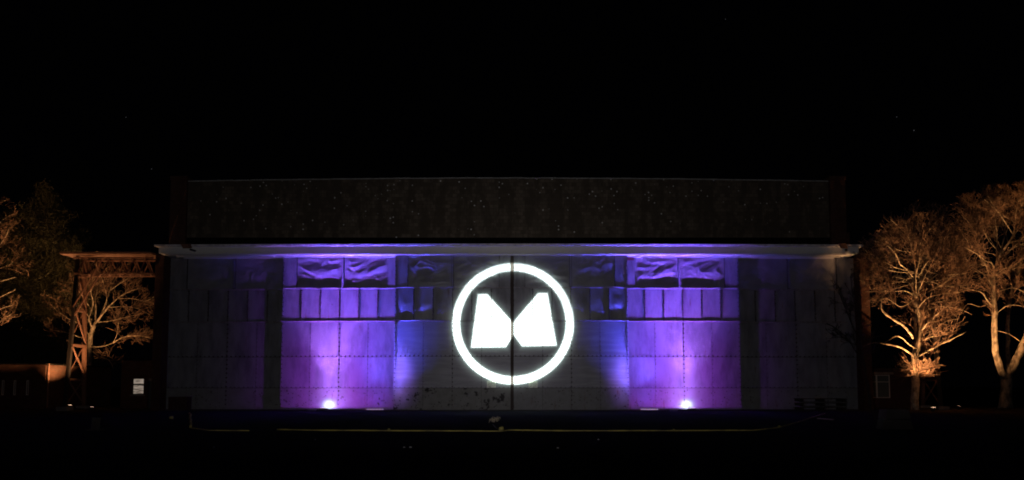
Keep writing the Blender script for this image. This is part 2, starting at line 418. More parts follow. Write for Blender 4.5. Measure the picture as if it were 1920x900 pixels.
# upper wall with shallow crown, coping, flashing, end pillars
YW = 47.0
x0, x1 = W(346, 400, YW).x, W(1560, 400, YW).x
zt = W(960, 335, YW).z; zte = W(356, 341, YW).z
b = MB(); n = 40
for i in range(n+1):
    x = x0+(x1-x0)*i/n; t = i/n*2-1; z = zt+(zte-zt)*t*t
    b.v += [(x, YW, ZS+0.3), (x, YW, z), (x, YW+0.45, z), (x, YW+0.45, ZS+0.3)]
for i in range(n):
    for j in range(4):
        a0 = i*4+j; a1 = i*4+(j+1)%4; b.f.append((a0, a0+4, a1+4, a1)); b.mi.append(0)
b.f += [(0,1,2,3), (n*4+3,n*4+2,n*4+1,n*4)]; b.mi += [0,0]
b.build('upper_wall', M['upper'], hg)
cop = []
nc = 40
for i in range(nc):
    xa = x0+(x1-x0)*i/nc; xb = x0+(x1-x0)*(i+1)/nc - 0.015
    za = zt+(zte-zt)*(i/nc*2-1)**2; zb = zt+(zte-zt)*((i+1)/nc*2-1)**2
    j = random.uniform(-0.012, 0.012)
    b = MB(); b.v = [(xa,YW-0.06,za+j),(xb,YW-0.06,zb+j),(xb,YW+0.5,zb+j),(xa,YW+0.5,za+j),(xa,YW-0.06,za+j+0.07),(xb,YW-0.06,zb+j+0.07),(xb,YW+0.5,zb+j+0.09),(xa,YW+0.5,za+j+0.09)]
    b.f = [(0,3,2,1),(4,5,6,7),(0,1,5,4),(1,2,6,5),(2,3,7,6),(3,0,4,7)]; b.mi = [0]*6
    b.build('coping_stone', M['coping'], hg)
MB().box(x0, x1, YW-0.06, YW-0.002, ZS+0.64, W(960, 446, YW).z).build('flashing', M['flash'], hg)
for (pa, pb, s) in ((319, 349, -1), (1557, 1586, 1)):
    xa, xb = W(pa, 400, 46.8).x, W(pb, 400, 46.8).x
    ztop = W(960, 338, 46.8).z
    MB().box(xa, xb, 46.75, 47.7, ZS+0.63, ztop).build('end_pillar', M['brick'], hg)
    MB().box(xa-0.05, xb+0.05, 46.7, 47.75, ztop+0.002, ztop+0.28).build('pillar_cap', M['brick'], hg)
# the body of the building behind
for s in (-1, 1):
    MB().box(s*23.3, s*23.9, 47.75, 110, 0, 12.5).build('side_wall', M['brick'], hg)
MB().box(-23.3, 23.3, 109.4, 110, 0, 12.5).build('rear_wall', M['brick'], hg)
b = MB()
for (ya, yb) in ((47.5, 68), (68.05, 89), (89.05, 110)):
    k = len(b.v); ym = (ya+yb)/2
    b.v += [(-23.9,ya,12.51),(23.9,ya,12.51),(23.9,ym,14.6),(-23.9,ym,14.6),(23.9,yb,12.51),(-23.9,yb,12.51)]
    b.f += [(k,k+1,k+2,k+3),(k+3,k+2,k+4,k+5),(k,k+3,k+5),(k+1,k+4,k+2)]; b.mi += [0]*4
b.build('roof', M['flash'], hg)

# ------------------------------------------------------------------ door leaves
rowpx = dict(t=476, a=538.5, b=601, c=668.5, d=727.5)
def rowz(k, Y): return W(960, rowpx[k], Y).z
Zr = [0.05, 1.52, 3.62, 6.02, 8.24, ZS-0.02]     # bottom .. top, overwritten below from the measured rows
Zr = [0.05, rowz('d', YF), rowz('c', YF), rowz('b', YF), rowz('a', YF), ZS-0.02]

def grid_panel(x0, x1, z0, z1, Y, f, nx, nz, edge=None, thick=0.012):
    """a sheet with relief f(u,v,x,z) towards the viewer; edge jitters its outline; edges folded back"""
    b = MB()
    for j in range(nz+1):
        for i in range(nx+1):
            u, v = i/nx, j/nz
            x = x0+(x1-x0)*u; z = z0+(z1-z0)*v
            if edge:
                if i == 0: x += edge*abs(noise.noise(Vector((x*3.1, z*5, 1.7))))*1.8
                if i == nx: x -= edge*abs(noise.noise(Vector((x*3.1, z*5, 4.2))))*1.8
                if j == 0: z += edge*abs(noise.noise(Vector((x*5, z*3.1, 8.2))))*0.7
                if j == nz: z -= edge*abs(noise.noise(Vector((x*5, z*3.1, 6.1))))*0.7
            b.v.append((x, Y-f(u, v, x, z), z))
    for j in range(nz):
        for i in range(nx):
            a = j*(nx+1)+i; b.f.append((a, a+1, a+nx+2, a+nx+1)); b.mi.append(0)
    # folded edges
    ring = [i for i in range(nx+1)] + [j*(nx+1)+nx for j in range(1, nz+1)] + [nz*(nx+1)+i for i in range(nx-1, -1, -1)] + [j*(nx+1) for j in range(nz-1, 0, -1)]
    k = len(b.v); b.v += [(b.v[i][0], b.v[i][1]+thick, b.v[i][2]) for i in ring]
    m = len(ring); k2 = len(b.v); b.v += [b.v[i] for i in ring]
    b.nflat = m
    for q in range(m):
        b.f.append((k2+q, k+q, k+(q+1) % m, k2+(q+1) % m)); b.mi.append(0)
    return b

def ns(x, y, z): return noise.noise(Vector((x, y, z)))
def crumple(seed, amp=0.05, sag=0.07):
    def f(u, v, x, z):
        e = min(1, u*9, (1-u)*9, (1-v)*7) ; eb = min(1, v*6)
        X, Z = x*1.0+seed*7.3, z*1.3
        a = ns(X*0.9, Z*1.1, seed); r = (1-abs(ns(X*1.1+a, Z*1.2+a*0.9, seed+3))*2)
        r2 = (1-abs(ns(X*2.3+2*a, Z*2.1-X*0.8, seed+9))*2)
        d = 0.7*a + 0.65*(r-0.6) + 0.26*(r2-0.6) + 0.06*ns(X*7, Z*7, seed)
        fold = -0.28*math.exp(-((v-0.30-0.12*ns(X*1.3,0,seed))/0.07)**2)
        return (amp*(d+fold))*e*(0.4+0.6*eb) + sag*(0.5*math.sin(math.pi*min(1, v*1.0))**0.8)*e
    return f
def bulge(seed, amp):
    def f(u, v, x, z):
        e = (math.sin(math.pi*u)*math.sin(math.pi*v))**2
        e2 = min(1, u*7, (1-u)*7, v*7, (1-v)*7)
        return amp*e*(0.55+0.9*ns(x*0.8+seed, z*0.9, seed)) + (0.010*ns(x*1.6+seed, z*1.1, seed+4) + 0.003*ns(x*4, z*2.5, seed))*e2
    return f

def door_leaf(i, x0, x1, Y, label_cols):
    s = 1 if x0 >= -0.2 else -1          # right half mirrors the left
    leaf = MB().box(x0, x1, Y+0.20, Y+0.40, 0.04, ZS-0.02).build('door_leaf', M['frame'], hg)
    w = x1-x0
    centre = i in (2, 3); outer = i in (0, 5)
    def fx(t): return x0 + w*t if s < 0 else x1 - w*t    # t measured from the outer edge
    def span(t0, t1, g=0.008):
        a, b = sorted((fx(t0), fx(t1))); return a+g, b-g
    base_y = Y + 0.02
    # ledges (angle irons) between rows: catch the light on their underside
    for k, zz_ in enumerate(Zr[1:-1]):
        proud = {0: 0.0, 1: 0.0, 2: 0.03, 3: 0.03}[k]*(0.6 if centre else 1)
        if proud:
            b = MB(); n = 46
            for q in range(n+1):
                x = x0+w*q/n; j = 0.012*ns(x*6, zz_, i)
                b.v += [(x, Y-proud+0.036+j, zz_-0.055+j*0.6), (x, Y-proud+0.02+j, zz_+0.022), (x, Y+0.085, zz_+0.022), (x, Y+0.085, zz_-0.055)]
            for q in range(n):
                for j in range(4):
                    a0 = q*4+j; a1 = q*4+(j+1) % 4; b.f.append((a0, a0+4, a1+4, a1)); b.mi.append(0)
            b.f += [(0,1,2,3), (n*4+3,n*4+2,n*4+1,n*4)]; b.mi += [0,0]
            b.build('ledge', M['rail'], leaf)
    MB().box(x0+0.01, x1-0.01, Y+0.036, Y+0.08, Zr[0], Zr[3]-0.06).build('backing_plate', M['frame'], leaf)
    # top row: two recessed crumpled sheets between flat side panels and a mullion
    z0, z1 = Zr[4]+0.03, ZS-0.06
    if outer: cols = [(0, .145, 0), (.145, .53, 1), (.555, .95, 1), (.95, 1, 0)]
    elif centre: cols = [(0, .115, 0), (.115, .50, 1), (.52, .885, 1), (.885, 1, 0)] 
    else: cols = [(0, .125, 0), (.125, .515, 1), (.535, .915, 1), (.915, 1, 0)]
    if centre: cols = [(1-b_, 1-a_, c_) for (a_, b_, c_) in cols[::-1]]; cols = [(0, .115, 0), (.115, .49, 1), (.51, .90, 1), (.90, 1, 0)]
    for q, (a, c, kind) in enumerate(cols):
        xa, xb = span(a, c)
        if kind:
            grid_panel(xa, xb, z0, z1, Y+(0.055 if centre else 0.10), crumple(i*2.7+q*1.3, 0.056 if not centre else 0.036, 0.05 if not centre else 0.03), 60, 40).build('crumpled_panel', M['crumple'], leaf, True)
        else:
            grid_panel(xa, xb, z0-0.03, z1, base_y, bulge(i+q, 0.01), 8, 24, edge=0.035).build('panel', M['sheet'], leaf, True)
    mx0, mx1 = sorted((fx(cols[1][1])+s*0.0, fx(cols[2][0])))
    MB().box(mx0+0.02, mx1-0.02, Y-0.01, Y+0.088, z0+0.05, z1).build('mullion', M['sheet'], leaf)
    # second row: six narrow sheets, buckled away at their lower edge
    z0, z1 = Zr[3]+0.03, Zr[4]-0.06
    n2 = 6
    for q in range(n2):
        a, c = q/n2, (q+1)/n2
        xa, xb = span(a, c, 0.006)
        sd_ = i*3.1+q*1.9
        dep = (0.030 if centre else 0.008) * (1.0 + 0.6*math.sin(sd_*5))
        rr_ = 1 + 0.5*math.sin(sd_*3)
        def f(u, v, x, z, sd_=sd_, dep=dep):
            low_ = max(0, 1-v*2.0)
            g = 0.0
            g -= dep*low_*(1.2+ns(x*1.1, 0.3, sd_)*1.8)
            return g + (0.025 if centre else 0.004)*(math.sin(math.pi*u)*math.sin(math.pi*v))**2*(0.5+ns(x*1.3+sd_, z*1.4, sd_)) + 0.004*ns(x*3, z*3, sd_)
        grid_panel(xa, xb, z0, z1, base_y+0.012, f, 18, 26, edge=0.032).build('panel', M['sheet'], leaf, True)
    # lower rows: four wide sheets each
    for r_, (za, zb) in enumerate(((Zr[2], Zr[3]-0.055), (Zr[1], Zr[2]), (Zr[0], Zr[1]))):
        for q in range(4):
            xa, xb = span(q/4, (q+1)/4, 0.008)
            mt = M['sheet_mid'] if (centre and r_ < 2) else (M['sheet'] if r_ < 2 else (M['sheet_worn'] if i == 2 else M['sheet_low']))
            grid_panel(xa, xb, za+0.014, zb-0.014, base_y, bulge(i*5+q+r_*3, 0.005), 14, 12).build('panel', mt, leaf, True)
    # bolts and cleats along the seams
    b = MB()
    def bolt(x, z, r=0.020, h=0.030, yy=None):
        yy = base_y if yy is None else yy
        x += random.uniform(-.01, .01); z += random.uniform(-.012, .012)
        p = Vector((x, yy+0.003, z)); h *= random.uniform(1.2, 2.6); r *= 2.1
        b.tube([p, p+Vector((0, -h, 0))], [r, r*0.8], 5)
    sp_ = 0.30
    for zz_ in (Zr[1], Zr[2]):
        x = x0+0.15
        while x < x1-0.1: bolt(x, zz_+0.045, 0.016 if zz_ == Zr[1] else 0.024); x += sp_
    for q in range(1, 4):
        z = 0.4
        while z < Zr[3]-0.15:
            bolt(fx(q/4)+0.02, z, 0.026 if q == 2 else 0.015, 0.034 if q == 2 else 0.024); z += sp_
    z = 0.4
    while z < ZS-0.3:
        if i != 0 and i != 5: bolt(fx(0)-s*0.06 if False else fx(0)+(-s)*-0.0 + (0.07 if s < 0 else -0.07), z, 0.018, 0.034)
        z += sp_
    for q in range(1, n2):
        z = Zr[3]+0.12
        while z < Zr[4]-0.1:
            bolt(fx(q/n2)+random.uniform(-.02,.02), z, random.uniform(.014,.028), 0.04, base_y+0.01); z += 0.14
    for _ in range(26):      # scattered fixings on the kick row
        bolt(random.uniform(x0+0.2, x1-0.2), random.uniform(0.25, Zr[1]-0.15), 0.018, 0.016)
    o = b.build('bolts', M['bolt'], leaf); o['kind'] = 'stuff'
    # wheels' bottom guard
    MB().box(x0+0.01, x1-0.01, Y+0.025, Y+0.088, 0.006, 0.048).build('bottom_guard', M['frame'], leaf)
    return leaf

LX = [(-23.50, -15.42, 46.5), (-15.59, -7.80, 46.0), (-7.89, -0.09, YF), (0.11, 7.79, YF), (7.72, 15.42, 46.0), (15.30, 23.50, 46.5)]
LABELS = ['outermost left door leaf, in shade', 'left leaf washed violet by the floodlight', 'left middle leaf carrying half of the projected emblem',
          'right middle leaf carrying half of the projected emblem', 'right leaf washed violet by the floodlight', 'outermost right door leaf, in shade']
leaves = []
for i, (a, c, Y) in enumerate(LX):
    lf = door_leaf(i, a, c, Y, None); lf['label'] = LABELS[i]; leaves.append(lf)
# rubber meeting strip
MB().box(-0.085, 0.105, YF+0.05, YF+0.09, 0.06, ZS-0.03).build('meeting_strip', mat('brown_rubber', (0.055,0.035,0.028), 0.7, 0, 0.2, 15), hg)
MB().box(LX[4][0]+0.06, LX[4][0]+0.58, 45.985, 46.006, ZS-0.30, ZS-0.09).build('red_patch', M['patch'], hg)

# ------------------------------------------------------------------ notices on the middle leaves
def notice(pa, pb, py0, py1, label, seed):
    a = W(pa, py1, YF); c = W(pb, py0, YF); w = c.x-a.x; h = c.z-a.z
    t = empty('notice_sign', (a.x+w/2, YF-0.01, a.z), label=label, cat='sign', group='notices on the middle doors')
    MB().box(a.x, c.x, YF-0.03, YF-0.018, a.z, c.z).build('board', M['notice'], t)
    rnd = random.Random(seed)
    def line(u0, u1, v, hh, red=()):
        b1, b2 = MB(), MB()
        x = u0
        while x < u1:
            ww = rnd.uniform(0.02, 0.032); B = b2 if red and red[0] < x < red[1] else b1
            X0 = a.x+w*x; Z0 = a.z+h*v
            B.box(X0, X0+w*ww*0.55, YF-0.034, YF-0.0305, Z0, Z0+h*hh)
            if rnd.random() < .6: B.box(X0, X0+w*ww, YF-0.0337, YF-0.0307, Z0+h*hh*rnd.choice((0, .4, .8)), Z0+h*hh*rnd.choice((.3, .6, 1.0))+0.004)
            x += ww*1.35
            if rnd.random() < .14: x += 0.03
        for B, m in ((b1, 'ink'), (b2, 'ink_red')):
            if B.v: o = B.build('lettering', M[m], t); o['kind'] = 'stuff'
    line(.44, .56, .82, .07); line(.13, .87, .58, .10, (.22, .40) if seed == 1 else ()); line(.07, .92, .37, .09); line(.15, .85 if seed == 2 else .5, .14, .09)
notice(913, 930, 713.8, 726.8, 'small white notice left of the door gap, under the projected ring', 1)
notice(991, 1008, 713.8, 726.8, 'small white notice right of the door gap, under the projected ring', 2)

# ------------------------------------------------------------------ floodlights & LED bars at the foot of the doors
def flood(px, s, label):
    g = GY(px, 770); x = W(px, 768, 44.75).x; y = 44.75
    t = empty('floodlight', (x, y, 0.012), label=label, cat='floodlight', group='violet floodlights at the doors')
    MB().box(x-0.26, x+0.26, y-0.02, y+0.10, 0.05, 0.19).build('housing', M['black'], t)
    MB().box(x-0.24, x+0.24, y-0.025, y+0.09, 0.192, 0.205).build('lens', E_viol, t)
    for q in (-1, 1): MB().box(x+q*0.275-0.008, x+q*0.275+0.008, y-0.02, y+0.05, 0.008, 0.17).build('bracket', M['black'], t)
    b = MB(); pts = []
    for q in range(14): pts.append(Vector((x-s*0+(-0.3-0.12*q)*(-1 if s > 0 else 1)*-1*(-1), y-0.1+0.05*math.sin(q*1.3), 0.03)))
    b.tube(pts, [0.016]*14, 5).build('cable', M['black'], t, True)
    lp = (x, y+0.02, 0.24)
    a = 46.0 - lp[1]; K = 4*math.pi**2*a*a/0.30
    inw = -s
    wall_light('flood_wash', lp, a, K*0.54, (0.47, 0.065, 1.0), (0.9*inw, 2.9), (0.0, 5.8))
    wall_light('flood_top', lp, a, K*0.38, (0.20, 0.08, 1.0), (0.9*inw, 2.9), (8.0, 4.0), 0.09)
    lamp('flood_up', 'SPOT', lp, (x+0.3*inw, lp[1]+0.5, 10.0), 5200, (0.46, 0.18, 1.0), spot_size=R(64), spot_blend=1.0, shadow_soft_size=0.08)
    wall_light('flood_column', lp, a, K*0.80, (0.42, 0.22, 1.0), (0.22*inw, 0.95), (0.3, 3.2))
    wall_light('flood_core', lp, a, K*2.2, (0.60, 1.0, 0.70), (0.0, 0.32), (0.12, 0.27), 0.2)
flood(607, -1, 'violet floodlight on the ground before the left door leaf')
flood(1297, 1, 'violet floodlight on the ground before the right door leaf')
def ledbar(pa, pb, label, inw=1):
    y = 45.1; xa, xb = W(pa, 770, y).x, W(pb, 770, y).x
    t = empty('led_bar', ((xa+xb)/2, y, 0.012), label=label, cat='light bar', group='light bars at the doors')
    MB().box(xa, xb, y-0.05, y+0.06, 0.02, 0.085).build('housing', M['black'], t)
    n = 18; w = (xb-xa)/n
    for i in range(n):
        X = xa+w*(i+.5)
        bb = MB(); bb.tube([Vector((X, y-0.0, 0.086)), Vector((X, y-0.0, 0.125))], [w*0.40, w*0.30], 6); bb.build('led', LEDC[(0,1,2)[i % 3]], t)
    for X in (xa+0.1, xb-0.1): MB().box(X-0.03, X+0.03, y-0.09, y+0.09, 0.006, 0.019).build('foot', M['black'], t)
    for k in range(3):
        X = xa+(xb-xa)*(k+0.5)/3
        aa = 0.6
        wall_light('bar_light', (X, y, 0.16), aa, 4*math.pi**2*aa*aa/0.30*0.19, (0.085, 0.08, 1.0), (0.0, 4.0), (2.0, 7.4), 0.05, (0.2, 1.45))
        if k == (2 if inw > 0 else 0): wall_light('bar_low', (X, y, 0.16), aa, 4*math.pi**2*aa*aa/0.30*0.30, (0.40, 0.19, 1.0), (1.5*inw, 1.1), (3.2, 2.0), 0.06)
        lamp('bar_up', 'SPOT', (X, y, 0.16), (X, y+0.35, 10.0), 1000, (0.16, 0.10, 1.0), spot_size=R(60), spot_blend=1.0, shadow_soft_size=0.08)
ledbar(686, 719, 'thin bar of pink and blue lights on the ground, left of the doors centre')
ledbar(1201, 1234, 'thin bar of pink and blue lights on the ground, right of the doors centre', -1)

# ------------------------------------------------------------------ lamps hung on the fascia ends
def fascia_lamp(px0, px1, py0, py1, label):
    a = W(px0, py1, FY-0.55); c = W(px1, py0, FY-0.55); w = c.x-a.x; h = c.z-a.z
    t = empty('fascia_lamp', (a.x+w/2, FY-0.4, a.z), label=label, cat='lamp', group='unlit lamps on the fascia')
    b = MB(); y0, y1 = FY-0.62, FY-0.32
    b.v = [(a.x,y0,c.z),(a.x+w*.72,y0,c.z),(c.x,y0+.05,a.z),(a.x+w*.25,y0+.05,a.z),(a.x+.05,y1,c.z+.05),(c.x-.05,y1,c.z+.08),(c.x+.06,y1,a.z+.1),(a.x+w*.3,y1,a.z+.08)]
    b.f = [(0,3,2,1),(4,5,6,7),(0,1,5,4),(1,2,6,5),(2,3,7,6),(3,0,4,7)]; b.mi = [0]*6
    b.build('housing', M['steel'], t)
    MB().bar((c.x-0.05, y1-0.05, a.z-0.02), (c.x+0.12, FY-0.02, a.z-0.06), 0.16, 0.10).build('ballast', M['black'], t)
    MB().bar((a.x+w*.5, y1-0.03, c.z), (a.x+w*.5, FY-0.17, c.z+0.05), 0.05).build('bracket', M['dsteel'], t)
fascia_lamp(339, 356, 458, 466, 'boxy unlit lamp on the left end of the pale fascia')
fascia_lamp(1574, 1590, 457, 466, 'boxy unlit lamp on the right end of the pale fascia, by the tree')

# ------------------------------------------------------------------ door gantries
def gantry(s, label, st='steel', dy=0.0):
    X = 29.35 if s < 0 else 28.9
    t = empty('door_gantry', (s*X, 46+dy, 0), label=label, cat='gantry', group='steel gantries beside the hangar')
    P = lambda x, y, z: Vector((s*x, y+dy, z))
    xi = 24.15
    zt_, zb_ = 10.20, 9.18
    ya, yb = 45.55, 46.65
    MB().box(s*xi, s*(X+0.95), 45.2+dy, 47.0+dy, 10.46, 10.60).build('track_beam', M[st], t)
    for i, y in enumerate((ya, yb)):
        MB().box(s*xi, s*(X+0.2), y-0.05+dy, y+0.05+dy, zt_, zt_+0.12).build('top_chord', M[st], t)
        MB().box(s*xi, s*(X+0.1), y-0.05+dy, y+0.05+dy, zb_-0.05, zb_+0.06).build('bottom_chord', M[st], t)
        n = 6
        for k in range(n):
            x_a = xi+0.15+(X-xi-0.2)*k/n; x_b = xi+0.15+(X-xi-0.2)*(k+1)/n; xm = (x_a+x_b)/2
            off = 0.35 if i else 0
            MB().bar(P(x_a+off, y, zb_+0.06), P(xm+off, y, zt_), 0.07).build('lattice_bar', M[st], t)
            MB().bar(P(xm+off, y+0.08, zt_), P(min(x_b+off, X), y+0.08, zb_+0.06), 0.07).build('lattice_bar', M[st], t)
    for k in range(8):
        x = xi+0.2+(X-xi-0.3)*k/7.0
        MB().bar(P(x, ya+0.06, zb_+0.01), P(x+(0.5 if k < 7 else 0), yb-0.06, zb_+0.01), 0.06).build('cross_bar', M[st], t)
    # tower: legs splayed front to back
    f0, f1 = P(X, 44.98, 0.0), P(X, 45.75, zt_+0.2)
    r0, r1 = P(X+0.02, 47.05, 0.0), P(X+0.02, 46.45, zt_+0.2)
    MB().bar(f0, f1, 0.22, 0.18).build('tower_leg', M['dsteel'], t)  # front leg coloured darker than the rear one so it reads as unlit
    MB().bar(r0, r1, 0.22, 0.18).build('tower_leg', M['steel'], t)
    lv = [0.0, 2.05, 4.35, 6.75, 9.1]
    pf = lambda z: f0+(f1-f0)*(z/(zt_+0.2)); pr = lambda z: r0+(r1-r0)*(z/(zt_+0.2))
    for k in range(1, 5):
        for dx in (-0.1, 0.12):
            MB().bar(pf(lv[k])+Vector((dx,0,0)), pr(lv[k])+Vector((dx,0,0)), 0.10, 0.16).build('tie_bar', M['steel'], t)
    for k in range(4):
        MB().bar(pf(lv[k]+0.15)+Vector((0.12*s,0,0)), pr(lv[k+1]-0.1)+Vector((0.12*s,0,0)), 0.08).build('brace', M['steel'], t)
        MB().bar(pr(lv[k]+0.15)-Vector((0.12*s,0,0)), pf(lv[k+1]-0.1)-Vector((0.12*s,0,0)), 0.08).build('brace', M['steel'], t)
    MB().bar(pf(6.2), P(X-1.6, ya, zb_), 0.09).build('knee_brace', M['steel'], t)
    MB().bar(pf(6.9)+Vector((0,-0.1,0)), P(X-1.9, 45.4, 10.3), 0.07).build('knee_brace', M['steel'], t)
    for q in (f0, r0): MB().box(q.x-0.35, q.x+0.35, q.y-0.35, q.y+0.35, -0.05, 0.28).build('footing', M['conc'], t)
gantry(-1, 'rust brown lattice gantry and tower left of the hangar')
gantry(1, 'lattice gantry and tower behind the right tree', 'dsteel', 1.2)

# ------------------------------------------------------------------ small brick buildings
def hut_left():
    Y = 50.0
    a = W(225, 766, Y); c = W(318, 676, Y); H = c.z
    t = empty('brick_hut', (a.x, Y, 0), label='low brick hut with a sash window with a painted glowing reflection and dark door beside the hangar', cat='hut')
    wx0, wx1 = W(248, 720, Y).x, W(270, 720, Y).x; wz0, wz1 = W(250, 739.5, Y).z, W(250, 709, Y).z
    dx0, dx1 = W(277, 720, Y).x, W(301, 720, Y).x; dz1 = W(280, 709, Y).z
    b = MB(); y1 = Y+0.3
    for (x0_, x1_, z0_, z1_) in ((a.x, wx0, 0, H), (wx1, dx0, 0, H), (dx1, c.x+0.8, 0, H), (wx0, wx1, 0, wz0), (wx0, wx1, wz1, H), (dx0, dx1, dz1, H)):
        b.box(x0_, x1_, Y, y1, z0_, z1_)
    b.box(a.x, a.x+0.3, y1, Y+5, 0, H); b.box(a.x+0.3, c.x+0.8, Y+4.7, Y+5, 0, H)
    b.build('wall', M['brick'], t)
    MB().box(a.x-0.08, c.x+0.85, Y-0.08, Y+5.1, H+0.002, H+0.12).build('roof', M['flash'], t)
    w = MB()
    w.box(wx0, wx0+0.06, Y+0.05, Y+0.12, wz0, wz1); w.box(wx1-0.06, wx1, Y+0.05, Y+0.12, wz0, wz1)
    w.box(wx0+0.06, wx1-0.06, Y+0.05, Y+0.12, wz1-0.06, wz1); w.box(wx0+0.06, wx1-0.06, Y+0.05, Y+0.12, wz0, wz0+0.06)
    zm = W(250, 721, Y).z
    w.box(wx0+0.06, wx1-0.06, Y+0.052, Y+0.122, zm-0.05, zm+0.05)
    win = w.build('window', M['paintdoor'], t)
    MB().box(wx0+0.06, wx1-0.06, Y+0.085, Y+0.09, wz0+0.06, zm-0.05).build('pane', M['pane_reflection'], win)
    MB().box(wx0+0.06, wx1-0.06, Y+0.085, Y+0.09, zm+0.05, wz1-0.06).build('pane', M['pane_reflection'], win)
    MB().box(wx0-0.1, wx1+0.1, Y-0.08, Y-0.002, wz0-0.12, wz0-0.01).build('sill', M['conc'], t)
    d = MB().box(dx0+0.04, dx1-0.04, Y+0.12, Y+0.17, 0.02, dz1-0.25).build('door', M['paintdoor'], t)
    MB().box(dx0, dx1, Y+0.08, Y+0.14, dz1-0.22, dz1-0.02).build('door_lintel', M['conc'], t)
    MB().tube([Vector((dx0+0.6*(dx1-dx0), Y+0.12, 1.05)), Vector((dx0+0.6*(dx1-dx0), Y+0.04, 1.05))], [0.05, 0.06], 8).build('door_knob', M['white'], d)
    MB().tube([Vector((dx1+0.1, Y-0.06, 0)), Vector((dx1+0.1, Y-0.06, W(300, 698, Y).z))], [0.05, 0.05], 8).build('downpipe', M['steel'], t)
hut_left()

def building_left():
    Y = 49.0
    xr = W(85, 720, Y).x; xl = xr-14; H = W(60, 684, Y).z
    t = empty('brick_building', (xl+7, Y, 0), label='single storey brick building with narrow windows at the far left', cat='building')
    wins = [(W(a_, 720, Y).x, W(b_, 720, Y).x) for a_, b_ in ((49, 54), (25, 30), (3, 8), (-20, -15))]
    z0, z1 = W(60, 741, Y).z, W(60, 713, Y).z
    b = MB(); cur = xr
    for (p, q) in wins:
        b.box(q, cur, Y, Y+0.3, 0, H); b.box(p, q, Y, Y+0.3, 0, z0); b.box(p, q, Y, Y+0.3, z1, H); cur = p
    b.box(xl, cur, Y, Y+0.3, 0, H); b.box(xr-0.3, xr, Y+0.3, Y+8, 0, H); b.box(xl, xr-0.3, Y+7.7, Y+8, 0, H)
    b.build('wall', M['brick'], t)
    MB().box(xl-0.1, xr+0.06, Y-0.1, Y+8.1, H+0.002, H+0.1).build('roof', M['flash'], t)
    for (p, q) in wins:
        w = MB().box(q-0.06, q-0.002, Y+0.03, Y+0.1, z0+0.06, z1-0.06); w.box(p+0.002, p+0.04, Y+0.03, Y+0.1, z0+0.06, z1-0.06); w.box(p+0.002, q-0.002, Y+0.03, Y+0.1, z1-0.06, z1-0.004); w.box(p+0.002, q-0.002, Y+0.03, Y+0.1, z0+0.004, z0+0.06)
        o = w.build('window', M['white'], t)
        MB().box(p+0.04, q-0.06, Y+0.06, Y+0.07, z0+0.06, z1-0.06).build('pane', M['glass'], o)
    MB().tube([Vector((xr+0.12, Y+0.1, 0)), Vector((xr+0.12, Y+0.1, H+0.1))], [0.06, 0.06], 8).build('downpipe', M['steel'], t)
building_left()

def hut_right():
    Y = 52.0
    t = empty('garden_hut', (W(1645, 760, Y).x, Y, 0), label='dark hut with a pale four pane window behind the right tree', cat='hut')
    x0_, x1_ = W(1590, 720, Y).x, W(1712, 720, Y).x; H = W(1640, 690, Y).z
    a, c = W(1621, 746, Y), W(1668, 703, Y)
    b = MB(); b.box(x0_, a.x, Y, Y+0.2, 0, H); b.box(c.x, x1_, Y, Y+0.2, 0, H); b.box(a.x, c.x, Y, Y+0.2, 0, a.z); b.box(a.x, c.x, Y, Y+0.2, c.z, H)
    b.box(x0_, x0_+0.2, Y+0.2, Y+4, 0, H); b.box(x1_-0.2, x1_, Y+0.2, Y+4, 0, H); b.box(x0_, x1_, Y+4, Y+4.2, 0, H)
    b.build('wall', M['board'], t)
    MB().box(x0_-0.2, x1_+0.2, Y-0.2, Y+4.4, H+0.002, H+0.1).build('roof', M['flash'], t)
    MB().box(W(1614, 700, Y).x, W(1674, 700, Y).x, Y-0.10, Y-0.002, W(1640, 702, Y).z, W(1640, 698, Y).z).build('lintel', M['pale'], t)
    w = MB(); xm = (a.x+c.x)/2; zm = W(1640, 716, Y).z; k = 0.05
    for (p, q) in ((a.x, a.x+k), (c.x-k, c.x), (xm-k*.8, xm+k*.8)): w.box(p, q, Y+0.02, Y+0.1, a.z, c.z)
    for (p, q) in ((a.z, a.z+k), (c.z-k, c.z), (zm-k*.5, zm+k*.5)): w.box(a.x+k, xm-k*.8, Y+0.025, Y+0.095, p, q); w.box(xm+k*.8, c.x-k, Y+0.025, Y+0.095, p, q)
    o = w.build('window', M['white'], t)
    gl = mat('hazy_pane', (0.12,0.15,0.14), 0.35)
    for (p, q) in ((a.x+k, xm-k*.8), (xm+k*.8, c.x-k)):
        for (u, v) in ((a.z+k, zm-k*.5), (zm+k*.5, c.z-k)):
            MB().box(p, q, Y+0.06, Y+0.07, u, v).build('pane', gl, o)
hut_right()

